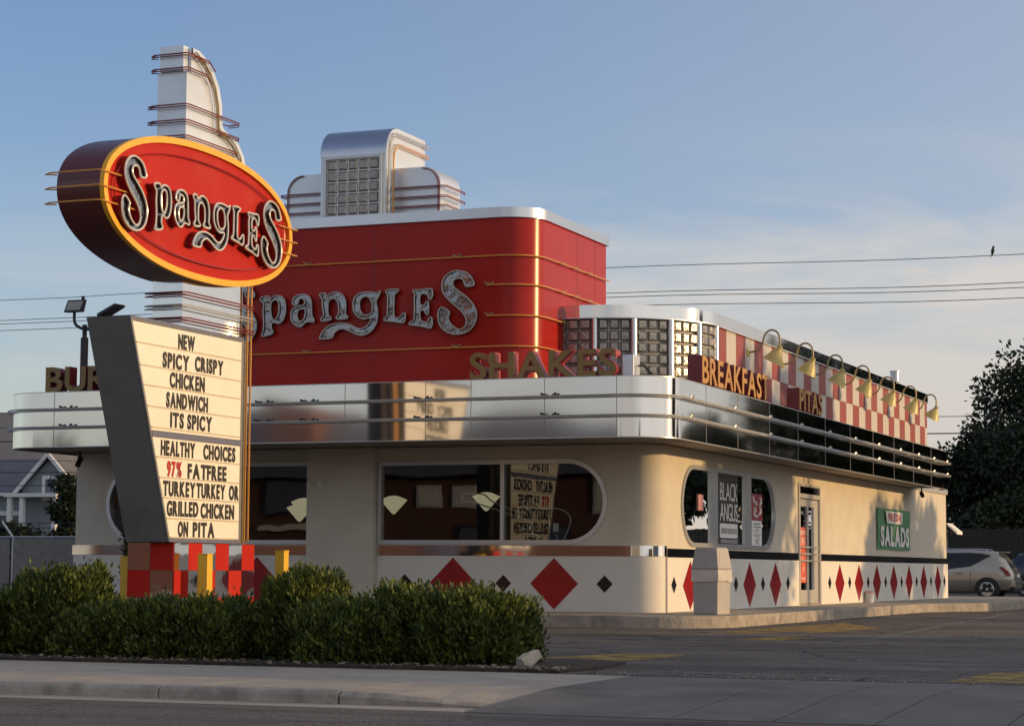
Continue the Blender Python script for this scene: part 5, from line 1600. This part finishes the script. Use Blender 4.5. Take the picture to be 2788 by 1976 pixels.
WY = 60
wire("topmost overhead wire, the one a bird sits on", [(-95, WY, 15.3), (-56.7, WY, 14.92), (-47.3, WY, 14.95), (-22.2, WY, 15.08), (-2.7, WY, 14.79), (30, WY, 15.4)], 0.017)
wire("second overhead wire from the top, upper one of the close pair", [(-95, WY, 14.2), (-56.7, WY, 13.83), (-22.2, WY, 13.86), (-2.7, WY, 13.53), (30, WY, 14.3)], 0.018)
wire("third overhead wire from the top, lower one of the close pair", [(-95, WY, 14.0), (-56.7, WY, 13.64), (-22.2, WY, 13.66), (-2.7, WY, 13.30), (30, WY, 14.1)], 0.018)
wire("fourth overhead wire from the top, just above the glass block corner", [(-95, WY, 13.6), (-56.7, WY, 13.29), (-22.2, WY, 13.23), (-2.7, WY, 12.84), (30, WY, 13.5)], 0.018)
wire("thin low wire between the checkered wall and the dark tree, upper of two", [(-60, 57, 7.9), (-7.0, 57, 7.45), (-3, 57, 7.5), (30, 57, 7.9)], 0.016)
wire("thick low wire between the checkered wall and the dark tree, lower of two", [(-60, 57, 7.2), (-7.0, 57, 6.72), (-3, 57, 6.75), (30, 57, 7.2)], 0.028)
wire("dark wire crossing the tan roof left of the diner", [(-60, 20, 4.1), (-28.3, 20, 3.68), (-12.3, 20, 3.62)], 0.013)
wire("thin wire crossing the gable of the grey house left of the diner", [(-60, 20, 3.6), (-28.3, 20, 3.27), (-12.3, 20, 3.22)], 0.012)
wire("faint wire crossing the tan roof just under the canopy left of the diner", [(-60, 20, 4.4), (-28.3, 20, 4.03), (-12.3, 20, 3.99)], 0.008)
for x, lab in ((-95, "wooden utility pole far left outside the view carrying the overhead wires"), (30, "wooden utility pole far right outside the view carrying the overhead wires")):
    p = thing("utility_pole", lab, "utility pole", (x, WY, -0.2))
    MB().lathe([(0, -0.4), (0.18, -0.4), (0.12, 15.6), (0, 15.6)], (x, WY, 0), 10).build("pole", BARK, p, smooth=40)
    MB().box(x - 0.08, WY - 1.0, 13.9, x + 0.08, WY + 1.0, 14.05).build("cross_arm", BARK, p)
# bird on the top wire
bd = MB()
bx, bz = -4.05, 14.83
bd.lathe([(0, -0.17), (0.03, -0.16), (0.055, -0.08), (0.08, 0.02), (0.075, 0.08), (0.05, 0.13), (0.045, 0.15), (0.055, 0.19), (0.045, 0.23), (0.02, 0.25), (0, 0.25)], (bx, WY, bz + 0.14), 10, (0.15, 0, 1))
bd.add([(bx + 0.08, WY - 0.02, bz + 0.33), (bx + 0.08, WY + 0.02, bz + 0.33), (bx + 0.14, WY, bz + 0.32), (bx + 0.08, WY, bz + 0.36)], [(0, 1, 2), (0, 2, 3), (1, 3, 2), (0, 3, 1)])
bd.add([(bx - 0.05, WY - 0.04, bz + 0.05), (bx - 0.05, WY + 0.04, bz + 0.05), (bx - 0.10, WY + 0.03, bz - 0.17), (bx - 0.10, WY - 0.03, bz - 0.17), (bx - 0.02, WY, bz + 0.02)], [(0, 1, 2, 3), (0, 4, 1), (0, 3, 4), (1, 4, 2), (3, 2, 4)])
tag(bd.build("bird", DARK, None, smooth=60), "small dark bird perched on the topmost overhead wire", "bird")

# ================================================================== CARS
def make_suv(label, paint, dark=False):
    C_ = thing("suv", label, "car", (0, 0, 0), rz=1e-9)
    ORG[C_.name] = Vector((0, 0, 0))
    # stations along the length (0 = tail, nose at 4.7): (s, floor, sill, belt, roof, half-width low, belt, roof)
    ST = [(0.00, .42, .50, .72, .74, .70, .72, .60), (0.05, .38, .50, .92, .96, .84, .82, .66), (0.14, .36, .48, 1.00, 1.12, .90, .86, .66), (0.34, .34, .46, 1.05, 1.40, .93, .89, .66), (0.62, .33, .45, 1.07, 1.655, .94, .91, .64), (1.0, .32, .45, 1.06, 1.69, .945, .92, .65), (1.6, .30, .44, 1.04, 1.71, .945, .925, .66),
          (2.3, .30, .43, 1.01, 1.70, .945, .925, .665), (2.9, .30, .43, .99, 1.62, .945, .925, .64), (3.3, .30, .43, .98, 1.36, .945, .92, .63), (3.62, .30, .43, .97, 1.06, .94, .91, .72), (4.1, .31, .44, .90, .97, .93, .88, .66), (4.5, .33, .46, .78, .86, .88, .82, .6), (4.68, .38, .5, .64, .68, .74, .70, .5)]
    vv, fs = [], []
    for s, f, si, b, r, wl, wb, wr in ST:
        half = [(0, f), (wl * 0.85, f), (wl, si + 0.06), (wl * 1.005, (si + b) / 2), (wb, b), ((wb + wr) / 2 + 0.03, (b + r) / 2 + 0.02), (wr, r - 0.03), (wr * 0.75, r), (0, r + 0.012)]
        rgp = [(-y, z) for y, z in half[::-1]][:-1] + half[:0:-1][::-1]
        rgp = [(y, z) for y, z in half] + [(-y, z) for y, z in half[-2:0:-1]]
        vv += [(-s, y, z) for y, z in rgp]
    n = 16
    for i in range(len(ST) - 1):
        for k in range(n):
            fs.append((i * n + k, i * n + (k + 1) % n, (i + 1) * n + (k + 1) % n, (i + 1) * n + k))
    fs += [tuple(range(n)), tuple((len(ST) - 1) * n + k for k in reversed(range(n)))]
    body = MB().add(vv, fs).build("body", paint, C_, smooth=50)
    # wheel arches, lower cladding
    for sx in (-0.92, -3.72):
        for sg_ in (-1, 1):
            a = MB()
            ang = [rad(q) for q in range(-12, 193, 12)]
            o_ = [(sx + 0.43 * cos(t), 0.36 + 0.43 * sin(t)) for t in ang]
            a.prism(o_, 'y', *sorted((sg_ * 0.80, sg_ * 0.956)))
            a.build("wheel_arch", DARK, body)
            w_ = thing("wheel", None, None, (0, 0, 0)); w_.parent = C_; ORG[w_.name] = Vector((0, 0, 0))
            cy = sg_ * 0.86
            MB().lathe([(0.235, -0.11), (0.33, -0.115), (0.365, -0.08), (0.37, 0), (0.365, 0.08), (0.33, 0.115), (0.235, 0.11)], (sx, cy, 0.37), 28, (0, sg_, 0)).build("tyre", DARK, w_, smooth=40)
            rm = MB().lathe([(0.24, 0.10), (0.245, 0.115), (0.225, 0.12), (0.22, 0.03), (0.05, 0.02), (0.05, 0.10), (0.0, 0.105)], (sx, cy, 0.37), 28, (0, sg_, 0))
            for q in range(5):
                t = 2 * pi * q / 5 + pi / 2
                p0 = Vector((sx + 0.04 * cos(t), cy + sg_ * 0.09, 0.37 + 0.04 * sin(t))); p1 = Vector((sx + 0.23 * cos(t), cy + sg_ * 0.10, 0.37 + 0.23 * sin(t)))
                px = Vector((-sin(t), 0, cos(t)))
                rm.add([p0 + px * .035, p0 - px * .035, p1 - px * .055, p1 + px * .055, p0 + px * .035 - Vector((0, sg_ * .05, 0)), p0 - px * .035 - Vector((0, sg_ * .05, 0)), p1 - px * .055 - Vector((0, sg_ * .05, 0)), p1 + px * .055 - Vector((0, sg_ * .05, 0))], [(0, 1, 2, 3), (0, 4, 5, 1), (2, 6, 7, 3), (1, 5, 6, 2), (3, 7, 4, 0)])
            rm.build("rim", BRUSHED, w_, smooth=30)
    for sg_ in (-1, 1):
        def sidept(s, t):
            """point on the greenhouse side, t from belt 0 to roof edge 1"""
            for i in range(len(ST) - 1):
                if ST[i][0] <= s <= ST[i + 1][0]:
                    k = (s - ST[i][0]) / (ST[i + 1][0] - ST[i][0]); break
            q = [ST[i][j] + (ST[i + 1][j] - ST[i][j]) * k for j in range(8)]
            b = (q[6], q[3]); m_ = ((q[6] + q[7]) / 2 + 0.03, (q[3] + q[4]) / 2 + 0.02); r_ = (q[7], q[4] - 0.03)
            a0, a1, u = (b, m_, t * 2) if t < 0.5 else (m_, r_, t * 2 - 1)
            return (-s, sg_ * (a0[0] + (a1[0] - a0[0]) * u + 0.022), a0[1] + (a1[1] - a0[1]) * u)
        g = MB()
        up_ = [(0.82, .80), (1.15, .88), (1.6, .90), (2.3, .90), (2.85, .88), (3.2, .80)]
        dn_ = [(0.82, .74), (1.15, .42), (1.5, .16), (2.3, .06), (2.85, .05), (3.42, .06)]
        vv = []
        for (s0, t0), (s1, t1) in zip(up_, dn_):
            for q in range(4):
                vv.append(sidept(s0 + (s1 - s0) * q / 3, t0 + (t1 - t0) * q / 3))
        g.add(vv, [(i * 4 + q, i * 4 + q + 1, (i + 1) * 4 + q + 1, (i + 1) * 4 + q) for i in range(5) for q in range(3)])
        g.build("side_window", BLACK, body, smooth=60)
        tl = MB()
        for a in ((0.42, .06), (0.30, -.08), (0.14, -.30), (0.10, -.42)):
            pass
        ys = 0.90
        tp_ = [(-0.50, ys - .005, 1.13), (-0.40, ys - .01, 1.14), (-0.20, ys - .03, 0.99), (-0.10, ys - .05, 0.82), (-0.28, ys + .01, 0.82), (-0.36, ys, 0.98)]
        tl.add([(p[0], sg_ * (p[1] + .035), p[2]) for p in tp_] + [(p[0], sg_ * (p[1] - .1), p[2]) for p in tp_], [(0, 1, 2, 5), (5, 2, 3, 4)] + [(i, (i + 1) % 6, 6 + (i + 1) % 6, 6 + i) for i in range(6)])
        tl.build("tail_light", mat("tail_light_red", (0.20, 0.01, 0.015), 0.15), body)
        MB().tube([(-0.95, sg_ * 0.56, 1.70), (-1.05, sg_ * 0.57, 1.745), (-2.4, sg_ * 0.57, 1.75), (-2.55, sg_ * 0.57, 1.70)], 0.022, 6).build("roof_rail", BRUSHED, body, smooth=40)
        MB().tube([(-1.72, sg_ * 0.935, 0.93), (-1.75, sg_ * 0.965, 0.93), (-1.98, sg_ * 0.965, 0.93), (-2.0, sg_ * 0.935, 0.93)], 0.018, 6).build("door_handle", paint, body, smooth=40)
        sm_ = MB()
        for s0 in (1.50, 2.62):
            sm_.tube([(-s0, sg_ * 0.948, 0.46), (-s0, sg_ * 0.952, 0.75), (-s0 + 0.03, sg_ * 0.93, 1.03)], 0.007, 5)
        sm_.build("door_seam", DARK, body)
    MB().add([(-0.155, -.58, 1.13), (-0.155, .58, 1.13), (-0.575, .56, 1.61), (-0.575, -.56, 1.61), (-0.125, -.58, 1.13), (-0.125, .58, 1.13), (-0.55, .56, 1.64), (-0.55, -.56, 1.64)], [(0, 1, 2, 3), (4, 7, 6, 5), (0, 4, 5, 1), (1, 5, 6, 2), (2, 6, 7, 3), (3, 7, 4, 0)]).build("rear_window", BLACK if dark else mat("rear_glass", (0.10, 0.11, 0.13), 0.08), body)
    MB().prism([(-0.50, 1.665), (-0.16 - 0.2, 1.66), (-0.36, 1.63), (-0.55, 1.63)], 'y', -0.6, 0.6).build("spoiler", paint, body)
    MB().box(-0.25, -0.88, 0.44, 0.03, 0.88, 0.66).build("rear_bumper", paint, body, bevel=0.05)
    MB().box(-0.35, -0.80, 0.28, 0.0, 0.80, 0.44).build("bumper_skirt", DARK, body, bevel=0.03)
    MB().box(0.0, -0.26, 0.78, 0.012, 0.26, 0.90).build("number_plate", PAPER, body)
    return C_


S1 = make_suv("light gold SUV parked behind the diner, its front half hidden by the wall", mat("gold_car_paint", (0.40, 0.37, 0.31), 0.25, 0.55, var=0.02, coat=0.5))
S1.location = (0.02, 39.7, -0.2)
S2 = make_suv("dark blue SUV cut by the right edge of the picture behind the gold one", mat("navy_car_paint", (0.018, 0.024, 0.038), 0.2, 0.3, var=0.02, coat=0.6), True)
S2.location = (-1.65, 47.2, -0.2)
S2.rotation_euler = (0, 0, rad(180))

# ================================================================== ACROSS THE STREET (seen only in reflections)
OB = thing("brick_shop", "dark brick shop across the street, seen mirrored in the diner windows", "building", (-14, -60, -0.2))
m_, n__, l__, p__ = nt("dark_brick")
bt = n__.new("ShaderNodeTexBrick"); bt.inputs['Scale'].default_value = 4.0
bt.inputs['Color1'].default_value = (0.15, 0.05, 0.035, 1); bt.inputs['Color2'].default_value = (0.11, 0.04, 0.03, 1); bt.inputs['Mortar'].default_value = (0.16, 0.13, 0.11, 1)
tc_ = n__.new("ShaderNodeTexCoord"); mp_ = n__.new("ShaderNodeMapping"); mp_.inputs['Rotation'].default_value = (rad(90), 0, 0)
l__.new(tc_.outputs['Object'], mp_.inputs[0]); l__.new(mp_.outputs[0], bt.inputs['Vector']); l__.new(bt.outputs[0], p__.inputs['Base Color'])
p__.inputs['Roughness'].default_value = 0.9
m2_brick = m_
MB().box(-48, -68, -0.3, -15.0, -56, 5.0).build("wall", m_, OB)
MB().add([(-48.6, -55.4, 5.0), (-14.4, -55.4, 5.0), (-17, -62, 7.9), (-46, -62, 7.9), (-48.6, -68.6, 5.0), (-14.4, -68.6, 5.0)], [(0, 1, 2, 3), (3, 2, 5, 4), (0, 3, 4), (1, 5, 2)]).build("roof", ROOFD, OB)
for x, z0, z1, hw, m_ in ((-45, 1.5, 3.6, 1.4, BLUETRIM), (-41.5, 1.5, 3.6, 1.2, BLUETRIM), (-29.2, 3.6, 4.5, 0.5, CREAMFACE), (-27.4, 3.6, 4.5, 0.55, CREAMFACE), (-25.6, 3.6, 4.5, 0.55, CREAMFACE), (-23.9, 3.6, 4.5, 0.55, CREAMFACE), (-20.6, 3.4, 5.0, 0.5, CREAMFACE), (-36.4, 3.4, 4.9, 1.3, BLUETRIM), (-33.4, 3.4, 4.9, 1.2, BLUETRIM), (-27.0, 1.0, 2.6, 0.6, BLUETRIM), (-22.8, 0.4, 2.6, 0.5, BLUETRIM)):
    f_ = MB().box(x - hw - 0.12, -55.98, z0 - 0.1, x + hw + 0.12, -55.9, z1 + 0.1).build("window", WTRIM if m_ is CREAMFACE else DARKMETAL, OB)
    MB().box(x - hw, -55.93, z0, x + hw, -55.88, z1).build("pane", m_, f_)
MB().box(-38, -55.98, 2.55, -31.5, -55.7, 2.85).build("ledge", CREAMFACE, OB)
for x in (-28.6, -25.8, -23.2):
    d_ = MB().prism([(x - 0.7, 5.0), (x + 0.7, 5.0), (x + 0.7, 6.1), (x, 6.7), (x - 0.7, 6.1)], 'y', -60.5, -57.0).build("dormer", ROOFD, OB)
    MB().box(x - 0.42, -57.02, 5.45, x + 0.42, -56.95, 6.0).build("window", PAPER, d_)
MB().box(-36, -66, 5.0, -33.6, -57.5, 8.3).build("upper_storey", m2_brick, OB)
MB().box(-43, -64, 6.0, -41.8, -63, 9.6).build("chimney", m2_brick, OB)
OB2 = thing("white_shop", "pale flat roofed shop across the street to the right, seen only in reflections", "building", (14, -62, -0.2))
MB().box(-9, -70, -0.3, 20, -57, 3.9).build("wall", STUCCO, OB2)
MB().box(-9.3, -70.3, 3.9, 20.3, -56.7, 4.3).build("roof", TANROOF, OB2)
for i, (x, y, h) in enumerate([(-54, -60, 8), (-61, -58, 7), (40, -66, 9), (-12, -72, 8)]):
    tree("broad tree across the street seen only in reflections, number %s" % ("one", "two", "three", "four")[i], x, y, h, 3.6, h * 0.36, 2200, 0.5, 600 + i, LEAFMID, 0.3, None, "trees across the street", clumps=18, clr=0.5)

DF = thing("backdrop_fence", "dark board fence behind the cars, added to darken reflections in the side wall", "fence", (10, 62, -0.2))  # added so the side band and windows mirror something dark
df = MB()
x = -16.0
while x < 60:
    df.box(x, 62.0, -0.3, x + 0.19, 62.03, 2.7 + 0.02 * math.sin(x * 7)); x += 0.2
df.build("boards", mat("dark_boards", (0.028, 0.025, 0.021), 0.9, var=0.3, vscale=4), DF)
dp = -16.0
while dp < 60:
    MB().box(dp, 62.03, -0.3, dp + 0.12, 62.15, 2.8).build("post", BARK, DF); dp += 4.0

# tar-filled cracks and rubble where the lot meets the driveway
ckm = MB(); rng = random.Random(21)


def crack(pts, w):
    q = []
    for (a, b) in zip(pts[:-1], pts[1:]):
        for i in range(6):
            t = i / 6
            q.append((a[0] + (b[0] - a[0]) * t + rng.gauss(0, 0.03), a[1] + (b[1] - a[1]) * t + rng.gauss(0, 0.03)))
    q.append(pts[-1])
    l_ = [(p[0], p[1] + w * rng.uniform(0.2, 1.0), -0.1955) for p in q]
    r__ = [(p[0], p[1] - w * rng.uniform(0.2, 1.0), -0.1955) for p in q]
    n = len(q)
    ckm.add(l_ + r__, [(i, i + 1, n + i + 1, n + i) for i in range(n - 1)])


crack([(5.0, -18.36), (6.0, -18.3), (7.2, -18.42), (8.4, -18.3), (9.6, -18.4), (12, -18.35)], 0.022)
crack([(5.6, -17.2), (6.6, -16.8), (7.8, -17.1), (9.4, -16.7), (11, -17.0)], 0.016)
crack([(4.9, -14.6), (5.9, -14.2), (7.0, -14.5), (8.2, -13.9), (9.4, -14.2)], 0.018)
crack([(2.0, -12.0), (3.2, -11.4), (4.1, -11.8), (5.4, -10.6), (6.2, -10.9)], 0.018)
crack([(4.5, -8.0), (5.3, -4.6), (5.0, -1.0), (5.6, 4.0)], 0.02)
crack([(2.2, -6.0), (3.9, -5.8), (5.4, -6.4), (7.2, -6.0)], 0.02)
tag(ckm.build("crack_filler", DARK), kind='structure')
rb = MB()
for i in range(150):
    x = rng.uniform(5.0, 9.8); y = -18.35 + rng.gauss(0, 0.35) * rng.random(); s = rng.uniform(0.005, 0.014)
    rb.lathe([(0, -s * .5), (s, 0), (s * .6, s * .5), (0, s * .55)], (x, y, -0.196), 5, (rng.uniform(-.4, .4), rng.uniform(-.4, .4), 1))
tag(rb.build("loose_gravel", CONCRETE), kind="stuff")
